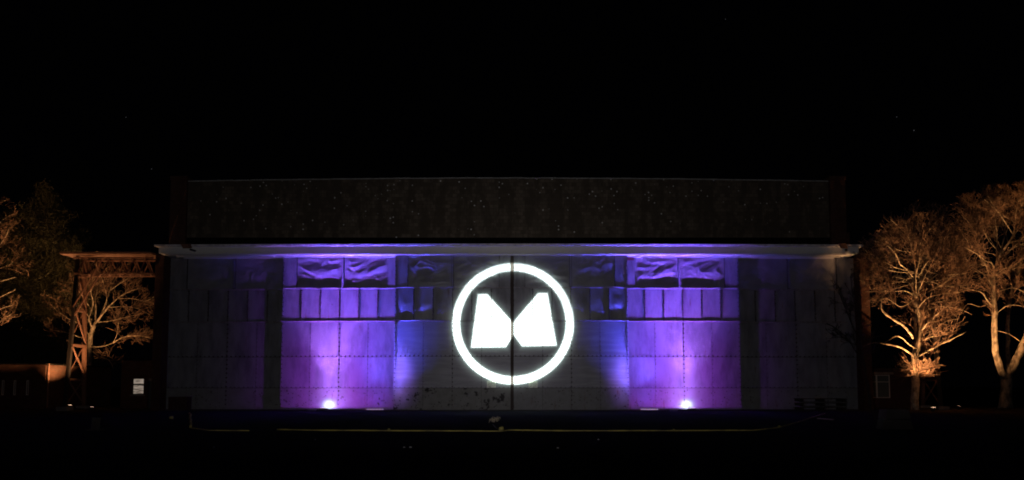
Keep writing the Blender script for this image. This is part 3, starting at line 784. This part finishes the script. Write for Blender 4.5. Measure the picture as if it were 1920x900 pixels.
# ------------------------------------------------------------------ trees
class Tree:
    def __init__(s, seed): s.r = random.Random(seed); s.trunk = MB(); s.tw = MB(); s.n = 0
    def limb(s, pts, r0, r1, k=7, rough=0.25):
        """a wandering limb through given points; returns its resampled path"""
        out_, rs = [], []
        m = len(pts)
        for i in range(m-1):
            p0 = pts[max(i-1, 0)]; p1 = pts[i]; p2 = pts[i+1]; p3 = pts[min(i+2, m-1)]
            q = max(2, int((p2-p1).length/0.35))
            for j in range(q):
                u = j/q
                v = 0.5*((2*p1)+(p2-p0)*u+(2*p0-5*p1+4*p2-p3)*u*u+(3*p1-p0-3*p2+p3)*u**3)
                out_.append(v)
        out_.append(pts[-1])
        L_ = len(out_)
        for i in range(L_):
            t = i/(L_-1); rs.append((r0*(1-t)+r1*t)*(1+0.10*s.r.uniform(-1, 1)))
            if 0 < i < L_-1: out_[i] = out_[i]+Vector((s.r.uniform(-1,1), s.r.uniform(-1,1), s.r.uniform(-1,1)))*0.03*rough*4*min(1, rs[-1]*8+0.3)
        s.trunk.tube(out_, rs, k)
        return out_, rs
    def twigs(s, path, rs, inside, length, per, depth, up=0.15, start=0.15, spread=(0.5, 1.1), outc=None):
        m = len(path); total = sum((path[i+1]-path[i]).length for i in range(m-1))
        n = max(1, int(total*per)) if depth > 0 else max(1, int(total*per))
        for q in range(n):
            t = start+(1-start)*(q+s.r.random())/n; f_ = t*(m-1); i = min(int(f_), m-2)
            p = path[i].lerp(path[i+1], f_-i); d = (path[i+1]-path[i]).normalized(); r = rs[i]*(1-(f_-i))+rs[i+1]*(f_-i)
            ax = Vector((s.r.gauss(0,1), s.r.gauss(0,1), s.r.gauss(0,1))); ax = (ax-d*ax.dot(d)).normalized()
            a = s.r.uniform(*spread); nd = (d*math.cos(a)+ax*math.sin(a)); nd.z += up
            if outc is not None: nd += (p-outc).normalized()*0.35
            nd.normalize()
            s.grow(p, nd, min(r*0.62, 0.045 if depth < 3 else 0.09), length*s.r.uniform(0.55, 1.25)*(1.1-0.45*t), depth, inside, up, outc)
        # tip
        s.grow(path[-1], (path[-1]-path[-2]).normalized(), rs[-1], length*0.8, depth, inside, up, outc)
    def grow(s, p, d, r, L_, depth, inside, up, outc):
        if s.n > s.maxn: return
        k = 4 if depth >= 2 else 3
        segs = max(2, int(L_/0.3)) if depth >= 1 else 2
        pts, rs = [p], [r]; q = p.copy()
        for i in range(segs):
            d = (d+Vector((s.r.gauss(0,1), s.r.gauss(0,1), s.r.gauss(0,1)))*0.13+Vector((0,0,up*0.12))).normalized()
            q = q+d*(L_/segs)
            if not inside(q): break
            pts.append(q.copy()); rs.append(max(s.minr, r*(1-0.8*(i+1)/segs)))
        if len(pts) < 2: return
        s.tw.tube(pts, rs, k, cap=False); s.n += 1
        if depth <= 0: return
        tot_ = L_*len(pts)/(segs+1); n = max(2, int(tot_*s.den[depth-1]))
        for c in range(n):
            t = 0.2+0.8*(c+s.r.random())/n; f_ = t*(len(pts)-1); i = min(int(f_), len(pts)-2)
            pp = pts[i].lerp(pts[i+1], f_-i); dd = (pts[i+1]-pts[i]).normalized()
            ax = Vector((s.r.gauss(0,1), s.r.gauss(0,1), s.r.gauss(0,1))); ax = (ax-dd*ax.dot(dd)).normalized()
            a = s.r.uniform(0.4, 0.95); nd = dd*math.cos(a)+ax*math.sin(a); nd.z += up
            s.grow(pp, nd.normalized(), max(s.minr, rs[i]*0.6), L_*s.r.uniform(0.42, 0.75)*(1.15-0.4*t), depth-1, inside, up, outc)

def ell(c, rx, ry, rz, zmin=None, nseed=0, lump=0.22):
    c = Vector(c)
    def f(p):
        q = Vector(((p.x-c.x)/rx, (p.y-c.y)/ry, (p.z-c.z)/rz))
        if zmin is not None and p.z < zmin: return False
        return q.length < 1 + lump*noise.noise(Vector((p.x*0.45+nseed, p.y*0.45, p.z*0.45)))*1.6
    return f

def fan(leader, c, rx, ry, n, seed, r0=0.04, py_min=None):
    """extra limbs from the leader out to the edge of the crown"""
    r = random.Random(seed); out_ = []
    for i in range(n):
        s0 = leader[r.randrange(len(leader))]
        a = math.pi*(1.08+(-1.16)*(i+r.random())/n) if True else 0
        ex, ey = c[0]+rx*0.86*math.cos(a), c[1]-ry*0.86*math.sin(a)
        mx, my = (s0[0]*0.5+ex*0.5+r.uniform(-8, 8)), (s0[1]*0.45+ey*0.55+r.uniform(2, 14))
        out_.append(([s0, (s0[0]*.75+mx*.25, s0[1]*.7+my*.3), (mx, my), (ex, ey)], r0, 0.014, (0, r.uniform(-2.6, 2.6)), 2, 0.4))
    return out_

def make_tree(name, label, cat, Y, base, limbs, inside, seed, per=2.2, length=1.7, maxn=16000, group=None, bark='bark', twig='twig',
              den=(5.2, 4.2, 3.3), minr=0.0115, up=0.15, depthn=2, ylean=2.6, outc=None, epicormic=None):
    T = Tree(seed); T.maxn = maxn; T.den = den; T.minr = minr
    b = W(base[0], base[1], Y); b.z = 0
    t = empty(name, b, label=label, cat=cat, group=group)
    for li in limbs:
        pp, r0, r1, yo = li[:4]; dn = li[4] if len(li) > 4 else depthn
        pts = []; m = len(pp)
        for i, (px, py) in enumerate(pp):
            pts.append(W(px, py, Y+yo[0]+(yo[1]-yo[0])*i/(m-1)))
        if r0 > 0.15 and pp[0][1] > 755: pts[0].z = -0.1
        if r0 < 0.15: r0 *= 0.78
        path, rs = T.limb(pts, r0, r1, 10 if r0 > 0.15 else 6)
        if dn >= 0: T.twigs(path, rs, inside, length, per, min(3, dn+1), up, start=li[5] if len(li) > 5 else 0.42, outc=outc)
    if epicormic:
        for (px, py, n, L_) in epicormic:
            c = W(px, py, Y)
            for _ in range(n):
                a = T.r.uniform(0, 2*math.pi); d = Vector((math.cos(a), math.sin(a), T.r.uniform(-0.1, 0.45))).normalized()
                T.grow(c+Vector((0,0,T.r.uniform(-0.4,0.4)))+d*0.12, d, 0.018, L_*T.r.uniform(0.5, 1.2), 1, lambda p: True, 0.3, None)
    T.trunk.build('trunk', M[bark], t, True)
    o = T.tw.build('crown', M[twig], t); 
    print(name, 'twigs', T.n, 'faces', len(T.tw.f)+len(T.trunk.f))
    return t

YA = 45.9
A = [
 ([(1714,769),(1716,735),(1716,700),(1715,672),(1719,652),(1723,632),(1726,612),(1725,596),(1720,580),(1716,562)], 0.27, 0.11, (0,0), 1, 0.5),
 ([(1716,562),(1712,548),(1711,535),(1716,515),(1722,495),(1719,470),(1714,445),(1716,418)], 0.10, 0.03, (0,0.3), 2),
 ([(1719,652),(1719,635),(1716,618),(1717,600),(1718,585)], 0.14, 0.08, (0,0.6), 1),
 ([(1718,585),(1719,560),(1720,540),(1726,520),(1730,500),(1738,470),(1750,440),(1757,418)], 0.075, 0.02, (0.6,1.6), 2),
 ([(1713,668),(1697,656),(1680,649),(1660,645),(1640,642),(1618,650)], 0.085, 0.02, (-.1,-1.5), 2, 0.3),
 ([(1722,657),(1705,646),(1690,633),(1678,631),(1655,645)], 0.06, 0.018, (-.1,-2.4), 1, 0.3),
 ([(1712,634),(1704,622),(1690,608),(1670,596),(1655,585),(1652,570),(1655,556)], 0.09, 0.035, (-.2,-2.8), 2, 0.4),
 ([(1720,668),(1740,658),(1760,648),(1780,638),(1812,622)], 0.085, 0.02, (-.1,-1.6), 2, 0.3),
 ([(1728,640),(1745,632),(1757,631)], 0.05, 0.02, (0,-1.8), 1),
 ([(1731,628),(1748,620),(1765,608),(1780,600),(1797,598)], 0.055, 0.018, (0,1.2), 2),
 ([(1728,618),(1745,600),(1760,587)], 0.09, 0.05, (-.1,-1.9), 1),
 ([(1726,597),(1735,580),(1750,568),(1782,563)], 0.05, 0.018, (0,2.0), 2),
 ([(1720,580),(1735,562),(1755,553),(1800,548)], 0.05, 0.018, (0,-2.2), 2),
 ([(1718,560),(1724,548),(1745,540),(1785,530)], 0.05, 0.018, (0,1.5), 2),
 ([(1712,553),(1700,546),(1680,546),(1650,547),(1622,547)], 0.05, 0.016, (0,-2.0), 2),
 ([(1711,540),(1700,525),(1680,520),(1655,516),(1630,514)], 0.05, 0.016, (0,2.2), 2),
 ([(1712,520),(1700,505),(1687,495),(1680,478),(1663,460),(1640,452)], 0.055, 0.02, (0,-2.4), 2),
 ([(1716,530),(1690,505),(1660,500),(1640,495),(1628,478)], 0.045, 0.016, (0,2.4), 2),
 ([(1722,520),(1735,497),(1745,486)], 0.06, 0.03, (0,-1.5), 2),
 ([(1720,500),(1730,478),(1748,458),(1770,448),(1788,430)], 0.05, 0.018, (0,-1.8), 2),
 ([(1716,470),(1700,440),(1685,425),(1670,412)], 0.045, 0.016, (0,-1.6), 2),
 ([(1716,480),(1695,465),(1670,440),(1650,420)], 0.04, 0.015, (0,1.8), 2),
 ([(1718,470),(1735,442),(1752,420),(1765,408)], 0.04, 0.015, (0,-1.5), 2),
 ([(1722,545),(1750,520),(1780,500),(1800,480)], 0.045, 0.016, (0,2.4), 2),
 ([(1716,560),(1690,575),(1660,560),(1625,575)], 0.035, 0.014, (0,-2.8), 2),
 ([(1722,590),(1760,575),(1800,580),(1822,590)], 0.035, 0.014, (0,2.6), 2),
]
A += fan([(1718,560),(1716,530),(1720,500),(1719,475),(1728,515)], (1712,515), 118, 122, 26, 3, 0.034)
cA = W(1712, 515, YA)
make_tree('bare_tree', 'amber lit bare tree nearest the right end of the hangar', 'tree', YA, (1714,769), A,
          ell(cA, 4.45, 4.2, 4.75, nseed=2), 11, per=3.2, length=1.6, maxn=45000, outc=W(1716, 600, YA), epicormic=[(1716,698,80,1.15),(1745,655,16,0.7)], group='bare trees lit amber')

YB = 49.5
B = [
 ([(1884,768),(1886,740),(1887,718),(1888,702)], 0.44, 0.34, (0,0), -1),
 ([(1885,712),(1876,692),(1868,665),(1865,635),(1866,600),(1864,570),(1862,545),(1864,520),(1868,500)], 0.25, 0.12, (0,-.6), 1, 0.5),
 ([(1868,500),(1874,480),(1886,462),(1900,440),(1905,400),(1912,370)], 0.12, 0.02, (-.6,-1.4), 2),
 ([(1866,505),(1858,492),(1848,490),(1838,480),(1820,470),(1806,462)], 0.06, 0.02, (-.5,-2.4), 2),
 ([(1889,708),(1898,690),(1910,665),(1922,640),(1934,600),(1940,560),(1950,500)], 0.29, 0.12, (0,-.5), 1, 0.5),
 ([(1890,700),(1890,672),(1889,640),(1890,610),(1892,580),(1896,550),(1908,520),(1916,480)], 0.16, 0.08, (0.3,1.5), 1),
 ([(1866,578),(1850,562),(1843,550),(1828,545),(1800,538)], 0.055, 0.018, (-.3,-2.2), 2),
 ([(1862,540),(1855,525),(1850,500),(1835,470),(1830,440),(1832,410),(1838,380)], 0.08, 0.02, (-.4,.6), 2),
 ([(1864,520),(1880,505),(1900,498),(1925,480)], 0.06, 0.02, (-.4,-2.2), 2),
 ([(1866,590),(1885,575),(1905,572),(1930,578)], 0.045, 0.015, (-.4,-2.4), 2),
 ([(1868,620),(1890,625),(1912,640)], 0.04, 0.015, (-.4,-2.0), 1),
 ([(1900,440),(1880,410),(1862,385),(1850,362)], 0.05, 0.015, (-1,-2.0), 2),
 ([(1905,430),(1925,400),(1940,365)], 0.05, 0.015, (-1,-1.0), 2),
 ([(1832,440),(1815,415),(1800,400),(1795,385)], 0.045, 0.015, (0,1.2), 2),
 ([(1855,500),(1830,495),(1805,500),(1790,490)], 0.045, 0.015, (0,2.0), 2),
 ([(1908,520),(1890,490),(1870,450),(1862,410),(1870,375)], 0.06, 0.018, (1.2,2.4), 2),
 ([(1940,560),(1915,545),(1895,540),(1870,548)], 0.045, 0.015, (-.5,-2.6), 2),
 ([(1950,500),(1960,450),(1950,400),(1965,360)], 0.08, 0.02, (0,1), 2),
 ([(1940,570),(1975,540),(2010,520)], 0.07, 0.02, (0,1), 1),
 ([(1866,560),(1840,575),(1815,570),(1800,590)], 0.035, 0.014, (0,-2.4), 2),
]
B += fan([(1868,500),(1876,480),(1890,455),(1905,420),(1862,520)], (1900,460), 118, 118, 24, 5, 0.036)
cB = W(1905, 462, YB)
make_tree('bare_tree', 'taller amber lit bare tree with forked trunk at the far right', 'tree', YB, (1884,768), B,
          ell(cB, 4.9, 4.5, 4.9, nseed=9), 23, per=3.4, length=1.7, maxn=45000, outc=W(1885, 580, YB), group='bare trees lit amber')

YC_ = 55.0
C = [
 ([(170,768),(169,720),(167,680),(168,645),(172,622),(177,608)], 0.26, 0.15, (0,0), -1),
 ([(177,608),(190,592),(203,576),(220,560),(240,548),(262,540)], 0.11, 0.02, (0,-1.2), 2),
 ([(178,606),(180,582),(179,560),(182,540),(180,520)], 0.08, 0.02, (0,.8), 2),
 ([(174,615),(166,600),(172,582),(175,562),(170,545),(186,518)], 0.08, 0.02, (0,-1.6), 2),
 ([(185,598),(198,570),(206,545),(218,520),(228,505)], 0.07, 0.018, (0,1.6), 2),
 ([(190,592),(200,562),(196,540),(188,510)], 0.05, 0.016, (0,-1.0), 2),
 ([(180,604),(205,602),(228,597),(248,592)], 0.05, 0.016, (0,-2.0), 2),
 ([(168,650),(190,650),(212,643),(232,632),(262,630),(282,634)], 0.07, 0.018, (0,-1.4), 2),
 ([(212,643),(220,625),(222,600)], 0.04, 0.014, (-1,-2), 2),
 ([(168,655),(185,668),(205,676),(212,690)], 0.04, 0.014, (0,-1), 1),
 ([(166,640),(148,632),(128,624),(105,620)], 0.06, 0.016, (0,-1.6), 2),
 ([(168,628),(150,608),(130,598),(110,585),(98,575)], 0.07, 0.016, (0,-1.2), 2),
 ([(172,600),(150,575),(130,560),(118,545)], 0.05, 0.016, (0,1), 2),
 ([(203,576),(235,575),(262,580),(280,590)], 0.04, 0.014, (-.4,1.5), 2),
 ([(220,560),(250,560),(272,565),(290,555)], 0.04, 0.014, (-.6,-2), 2),
 ([(206,545),(235,525),(258,515)], 0.04, 0.014, (.6,-1), 2),
 ([(172,582),(150,548),(140,525)], 0.05, 0.016, (0,-1), 2),
]
cC = W(200, 590, YC_)
make_tree('bare_tree', 'bare tree seen through the lattice gantry at left', 'tree', YC_, (170,768), C,
          ell(cC, 4.9, 4.5, 4.7, nseed=4, lump=0.15), 31, per=3.2, length=1.5, maxn=20000, outc=W(175, 620, YC_), group='bare trees lit amber')

YD = 48.0
D = [
 ([(-75,770),(-72,700),(-68,640),(-62,580),(-55,520),(-50,460),(-48,400)], 0.34, 0.08, (0,0), 1),
 ([(-62,590),(-35,570),(-10,560),(15,550),(30,542)], 0.09, 0.018, (0,-1), 2),
 ([(-66,640),(-40,625),(-15,615),(5,600),(22,588)], 0.09, 0.018, (0,1), 2),
 ([(-56,520),(-35,490),(-10,470),(8,448),(16,430)], 0.08, 0.018, (0,-1), 2),
 ([(-52,470),(-30,445),(-8,425),(8,410),(26,400)], 0.07, 0.018, (0,1), 2),
 ([(-50,430),(-30,405),(-10,385),(10,375)], 0.06, 0.016, (0,0), 2),
 ([(-60,550),(-30,520),(-5,505),(20,495),(28,480)], 0.07, 0.016, (0,2), 2),
 ([(-62,560),(-30,545),(0,528),(30,520)], 0.06, 0.016, (0,-2), 2),
 ([(-66,620),(-30,600),(0,580),(25,572)], 0.06, 0.016, (0,-2), 2),
]
cD = W(-55, 505, YD)
make_tree('bare_tree', 'bare tree mostly cut off by the left edge of the picture', 'tree', YD, (-75,770), D,
          ell(cD, 3.7, 4.2, 5.7, nseed=14), 41, per=2.4, length=1.6, maxn=20000, outc=W(-65, 580, YD), group='bare trees lit amber')

# small unlit tree before the outermost right door leaf
YE = 46.0
Ed = [([(1632,769),(1628,730),(1622,690),(1616,650),(1612,600),(1612,550)], 0.10, 0.03, (-1.2,-1.6), 2),
      ([(1622,690),(1605,660),(1585,630),(1565,615)], 0.04, 0.014, (-1.2,-1.8), 2),
      ([(1616,650),(1598,610),(1582,570),(1572,545)], 0.04, 0.014, (-1.2,-1.2), 2),
      ([(1612,600),(1600,560),(1595,520)], 0.03, 0.014, (-1.4,-1.8), 2)]
make_tree('sapling', 'small unlit tree standing before the right end of the doors', 'tree', YE, (1632,769), Ed,
          ell(W(1600, 590, YE-1.4), 2.1, 1.8, 3.6, nseed=3), 51, per=2.6, length=1.2, maxn=5000, bark='wood', twig='wood')

def evergreen(label, Y, px, top, base, rx, seed, n, cat='tree', group=None):
    n *= 2
    rnd = random.Random(seed)
    c = W(px, base, Y); tp = W(px, top, Y); zt_ = tp.z; x0_ = c.x
    t = empty('evergreen_tree', (x0_, Y, 0), label=label, cat=cat, group=group)
    T = MB(); T.tube([Vector((x0_, Y, -0.1)), Vector((x0_+0.1, Y, zt_*0.5)), Vector((x0_, Y, zt_*0.96))], [0.35, 0.22, 0.04], 8)
    b = MB()
    nb = 300
    for q in range(nb):
        h = 0.10+0.9*(q+rnd.random())/nb; z = zt_*h
        a = rnd.uniform(0, 2*math.pi)
        rad_ = rx*(math.sin(math.pi*min(1, (1-h)*0.75+0.12))**0.7)*(1.0+0.45*noise.noise(Vector((math.cos(a)*1.5, math.sin(a)*1.5, z*0.4+seed))))*rnd.uniform(0.55, 1.1)
        if h > .8: rad_ *= (1-h)/0.2*0.8+0.15
        st = Vector((x0_, Y, z*0.93)); en = Vector((x0_+math.cos(a)*rad_, Y+math.sin(a)*rad_, z+rnd.uniform(-.1,.5)))
        T.tube([st, st.lerp(en, .5)+Vector((0,0,-.1)), en], [0.03, 0.015, 0.006], 4, cap=False)
        m = int(n/nb)
        for _ in range(m):
            u = 1-0.75*rnd.random()**1.6
            p = st.lerp(en, u)+Vector((rnd.gauss(0,.30), rnd.gauss(0,.30), rnd.gauss(0,.22)))
            d = Vector((rnd.gauss(0,1), rnd.gauss(0,1), rnd.gauss(0,1))).normalized(); e = d.orthogonal().normalized()*rnd.uniform(.04,.08)
            l_ = rnd.uniform(.07,.15); k = len(b.v)
            b.v += [tuple(p-e), tuple(p+d*l_*0.5+e*0.4+d.cross(e)*0.3), tuple(p+d*l_), tuple(p-d*0.02+e)]
            b.f.append((k, k+1, k+2, k+3)); b.mi.append(0)
    T.build('trunk', M['wood'], t, True)
    b.build('crown', M['leaf'], t)
evergreen('tall dark evergreen with a ragged top behind the left brick building', 58, 68, 352, 768, 3.3, 3, 24000, group='evergreens at left')
evergreen('lower dense evergreen between the left buildings', 57, 118, 455, 768, 2.9, 8, 24000, group='evergreens at left')
evergreen('dark evergreen at the left edge behind the bare branches', 60, 5, 400, 768, 3.4, 13, 15000, group='evergreens at left')

# ------------------------------------------------------------------ amber uplighters
def uplight(x, y, tgt, label, energy, cone=95, lit=True, tilt=0.3, col=(1.0, 0.50, 0.20), z0=0.0, blend=0.6):
    t = empty('uplighter', (x, y, z0), label=label, cat='uplighter', group='amber uplighters under the trees')
    d = (Vector(tgt)-Vector((x, y, z0))).normalized(); o = Vector((x, y, z0+0.17))
    MB().tube([o-d*0.10, o+d*0.09], [0.11, 0.15], 12).build('housing', M['black'], t)
    MB().tube([o+d*0.091, o+d*0.10], [0.135, 0.13], 12).build('lens', E_warm, t)
    MB().box(x-0.2, x+0.2, y-0.03, y+0.03, z0+0.004, z0+0.03).build('bracket', M['black'], t)
    lamp('uplight', 'SPOT', o+d*0.16, tgt, energy, col, spot_size=R(cone), spot_blend=blend, shadow_soft_size=0.05)
g1 = (W(1750, 766, 43.5).x, 43.5)
uplight(g1[0], g1[1], W(1732, 400, YA), 'amber uplighter on the ground just right of the nearer tree trunk', 8400, 76, blend=0.8)
g2 = (W(1797, 765, 46.2).x, 46.2)
uplight(g2[0], g2[1], W(1890, 430, YB), 'amber uplighter on the ground between the two right trees', 8000, 86, blend=0.8)
uplight(W(172, 765, 44.3).x, 44.3, W(180, 470, 47.6), 'amber uplighter at the foot of the gantry tower', 4200, 74, blend=0.8)
uplight(W(130, 765, 48.7).x, 48.7, W(172, 480, 51.5), 'amber uplighter behind the gantry tower', 4300, 92, blend=0.45)
uplight(W(-30, 765, 43.5).x, 43.5, W(-20, 460, YD), 'amber uplighter at the left edge', 4600, 88, blend=0.8)

# ------------------------------------------------------------------ things standing and lying about
# dark red board box at the left foot of the doors
a = W(319, 770, 44.9); c = W(354, 744, 44.9)
t = empty('storage_box', ((a.x+c.x)/2, 44.9, 0), label='dark red box standing at the left foot of the doors', cat='box')
for k in range(5):
    z0 = 0.03+k*(c.z-0.05)/5
    MB().box(a.x, c.x, 44.62, 44.66, z0, z0+(c.z-0.05)/5-0.012).build('plank', M['board'], t)
MB().box(a.x+0.01, c.x-0.01, 44.662, 45.3, 0.02, c.z-0.03).build('body', M['board'], t)
MB().box(a.x-0.03, c.x+0.03, 44.58, 45.33, c.z-0.028, c.z).build('lid', M['board'], t)
# stacked pallets at the right foot of the doors
a = W(1497, 770, 44.4); c = W(1583, 746, 44.4)
for k in range(3):
    t = empty('pallet', ((a.x+c.x)/2, 44.7, 0.02+k*0.30), label=('bottom', 'middle', 'top')[k]+' pallet of the dark stack at the right foot of the doors', cat='pallet', group='stacked pallets')
    z = 0.02+k*0.285
    for q in range(7):
        y = 44.2+q*0.16
        MB().box(a.x+0.1*(k % 2), c.x+0.08*(k % 2), y, y+0.11, z+0.21, z+0.24).build('slat', M['wood'], t)
    for q in range(3):
        X = a.x+0.12+q*((c.x-a.x)/2-0.13)
        MB().box(X, X+0.14, 44.2, 45.27, z+0.05, z+0.208).build('bearer', M['wood'], t)
    MB().box(a.x, c.x, 44.21, 44.30, z+0.012, z+0.047).build('slat', M['wood'], t)
# concrete barrier blocks at right
def block(px0, px1, py0, py1, Y, dz, label, name='concrete_block'):
    a = W(px0, py1, Y); c = W(px1, py0, Y); t = MB(); n = 6
    z0 = dz; z1 = dz+(c.z-a.z); d = 0.6
    b = MB(); pts = []
    for (x, y, z) in ((a.x, Y, z0), (c.x, Y, z0), (c.x, Y+d, z0), (a.x, Y+d, z0), (a.x+.06, Y+.05, z1), (c.x-.05, Y+.03, z1-.03), (c.x-.07, Y+d-.04, z1), (a.x+.05, Y+d-.05, z1-.02)):
        pts.append((x+random.uniform(-.03,.03), y+random.uniform(-.03,.03), z))
    b.v = pts; b.f = [(0,3,2,1),(4,5,6,7),(0,1,5,4),(1,2,6,5),(2,3,7,6),(3,0,4,7)]; b.mi = [0]*6
    o = b.build(name, M['dconc']); m = o.modifiers.new('bevel', 'BEVEL'); m.width = 0.03; m.segments = 2
    return tag(o, label, 'block', 'rough concrete blocks at right')
g = GY(1685, 806)
block(1657, 1712, 786, 806, g.y, 0.0, 'lower dark concrete block in the gloom before the nearer right tree')
block(1662, 1708, 767, 786, g.y+0.02, W(0,786,g.y).z-W(0,806,g.y).z+0.002, 'upper dark concrete block resting on the one before the right tree')
# faded white bollard-like marker posts lying in the dark at left
g = GY(180, 807)
t = empty('marker_slab', (W(177, 807, g.y).x, g.y, 0), label='leaning pale marker slab in the dark ground at far left', cat='marker')
b = MB(); p0, p1 = W(178, 807, g.y), W(181, 783, g.y); p0.z = -0.02
b.bar(p0, p1, 0.30, 0.06).build('slab', M['dconc'], t)
MB().box(p0.x-0.25, p0.x+0.25, g.y-0.15, g.y+0.15, 0.002, 0.05).build('foot', M['dconc'], t)
# yellow rope lying on the apron, with knots
def rope(px, r, label):
    pts = [GY(*p) for p in px]; out_ = []
    for i in range(len(pts)-1):
        q = max(6, int((pts[i+1]-pts[i]).length/0.4))
        for j in range(q):
            p = pts[i].lerp(pts[i+1], j/q); k = noise.noise(p*0.6)
            out_.append(p+Vector((0.03*k, 0.10*k, r*0.9+0.01*abs(noise.noise(p*1.7)))))
    out_.append(pts[-1]+Vector((0, 0, r)))
    b = MB(); b.tube(out_, [r*(1+0.25*noise.noise(p*2.1)) for p in out_], 6)
    return tag(b.build('rope', M['yellow'], None, True), label, 'rope', 'lengths of yellow rope on the apron')
rope([(356,776),(358,790),(357,803)], 0.050, 'short thick faded length of rope running towards the left door')
rope([(358,803.5),(372,805),(392,808),(430,808.5),(467,808.7)], 0.024, 'left length of thin yellow rope, ending in the dark')
rope([(520,806.5),(600,808),(760,809),(940,809.5),(955,807.5),(1060,809),(1200,808.8),(1370,808.3),(1411,808.3),(1460,803),(1500,791),(1547,776)], 0.026, 'long thin yellow rope across the apron, bending back to the right door')
KN = {729:'small pale knot on the yellow rope left of centre', 940:'largest knot on the yellow rope, before the door gap', 1263:'small knot on the yellow rope before the right floodlight',
      1461:'knot where the yellow rope bends towards the right door', 321:'pale knot of rope beside the box at the left foot of the doors', 980:'tiny knot just right of the largest one on the rope'}
for px, py, r in ((729,807,.05),(940,808,.10),(1263,808.5,.055),(1461,802.5,.06),(321,786,.10),(980,809,.035)):
    g = GY(px, py); b = MB(); rk = random.Random(px); pts = []
    for q in range(12): pts.append(Vector((g.x+r*0.7*math.cos(q*1.3), g.y+r*0.7*math.sin(q*1.3), r*(0.35+0.09*q))))
    b.tube(pts, [r*0.42]*12, 6)
    tag(b.build('rope_knot', M['yellow'], None, True), KN[px], 'knot', 'knots on the yellow rope')
# crumpled tape before the door gap
g = GY(924, 793); b = MB()
rt = random.Random(5)
for k in range(5):
    pts = []; x = g.x-0.16+0.08*k; 
    for q in range(9): pts.append(Vector((x+q*0.022+rt.uniform(-.02,.02), g.y+0.1*q+rt.uniform(-.05,.05)-.3, 0.02+0.16*abs(math.sin(q*1.1+k))+q*0.012)))
    b.tube(pts, [0.012]*9, 4)
tag(b.build('crumpled_tape', mat('tape', (0.7,0.6,0.35), 0.6)), 'crumpled scrap of pale tape on the apron before the door gap', 'tape')
b = MB(); pts = [GY(924,796)+Vector((0,0,.012)), GY(929,802)+Vector((0,0,.012)), GY(938,807)+Vector((0,0,.012))]
b.tube(pts, [0.02]*3, 4); tag(b.build('loose_strip', mat('dull_tape', (0.16,0.14,0.15), 0.7)), 'thin dull strip trailing from the crumpled tape to the yellow line', 'tape')
# specks of litter / stones
specks = [(758,840,.035,'left one of the pair of pale pebbles in the dark foreground'),(770,840,.04,'right one of the pair of pale pebbles in the dark foreground'),(1046,841,.035,'pale pebble in the foreground right of centre'),
          (1122,825,.03,'pale pebble below the yellow line, right of centre'),(591,825,.02,'tiny pale pebble before the left floodlight'),(401,839,.02,'tiny pale pebble in the dark foreground at left')]
for px, py, r, lb in specks:
    g = GY(px, py, 0.0); b = MB(); rr_ = random.Random(px)
    b.tube([Vector((g.x,g.y,0.004)), Vector((g.x+rr_.uniform(-.3,.3)*r,g.y,r*.7)), Vector((g.x,g.y,r*1.1))], [r, r*rr_.uniform(.8,1.1), r*.3], 6)
    tag(b.build('pebble', M['litter']), lb, 'pebble', 'pale pebbles on the apron')
g = GY(1551, 787); b = MB(); b.bar(Vector((g.x-0.1, g.y+0.8, 0.03)), Vector((g.x+0.05, g.y-0.5, 0.03)), 0.10, 0.05)
tag(b.build('wood_offcut', M['pale']), 'pale offcut lying by the right end of the yellow line', 'offcut')
# bottle / cable bits beside floodlights
for px, s in ((586, -1), (1262, 1)):
    g = W(px, 770, 44.7); b = MB(); pts = []
    rt = random.Random(px)
    for q in range(16): pts.append(Vector((g.x+0.24*math.cos(q*0.9)*(1+0.1*q/4), 44.55+0.12*math.sin(q*0.9), 0.03+0.006*q)))
    b.tube(pts, [0.016]*16, 5)
    tag(b.build('cable_coil', mat('pale_cable', (0.35,0.32,0.4), 0.5), None, True), 'coil of cable beside the %s floodlight' % ('left' if s < 0 else 'right'), 'cable', 'coils of cable by the floodlights')
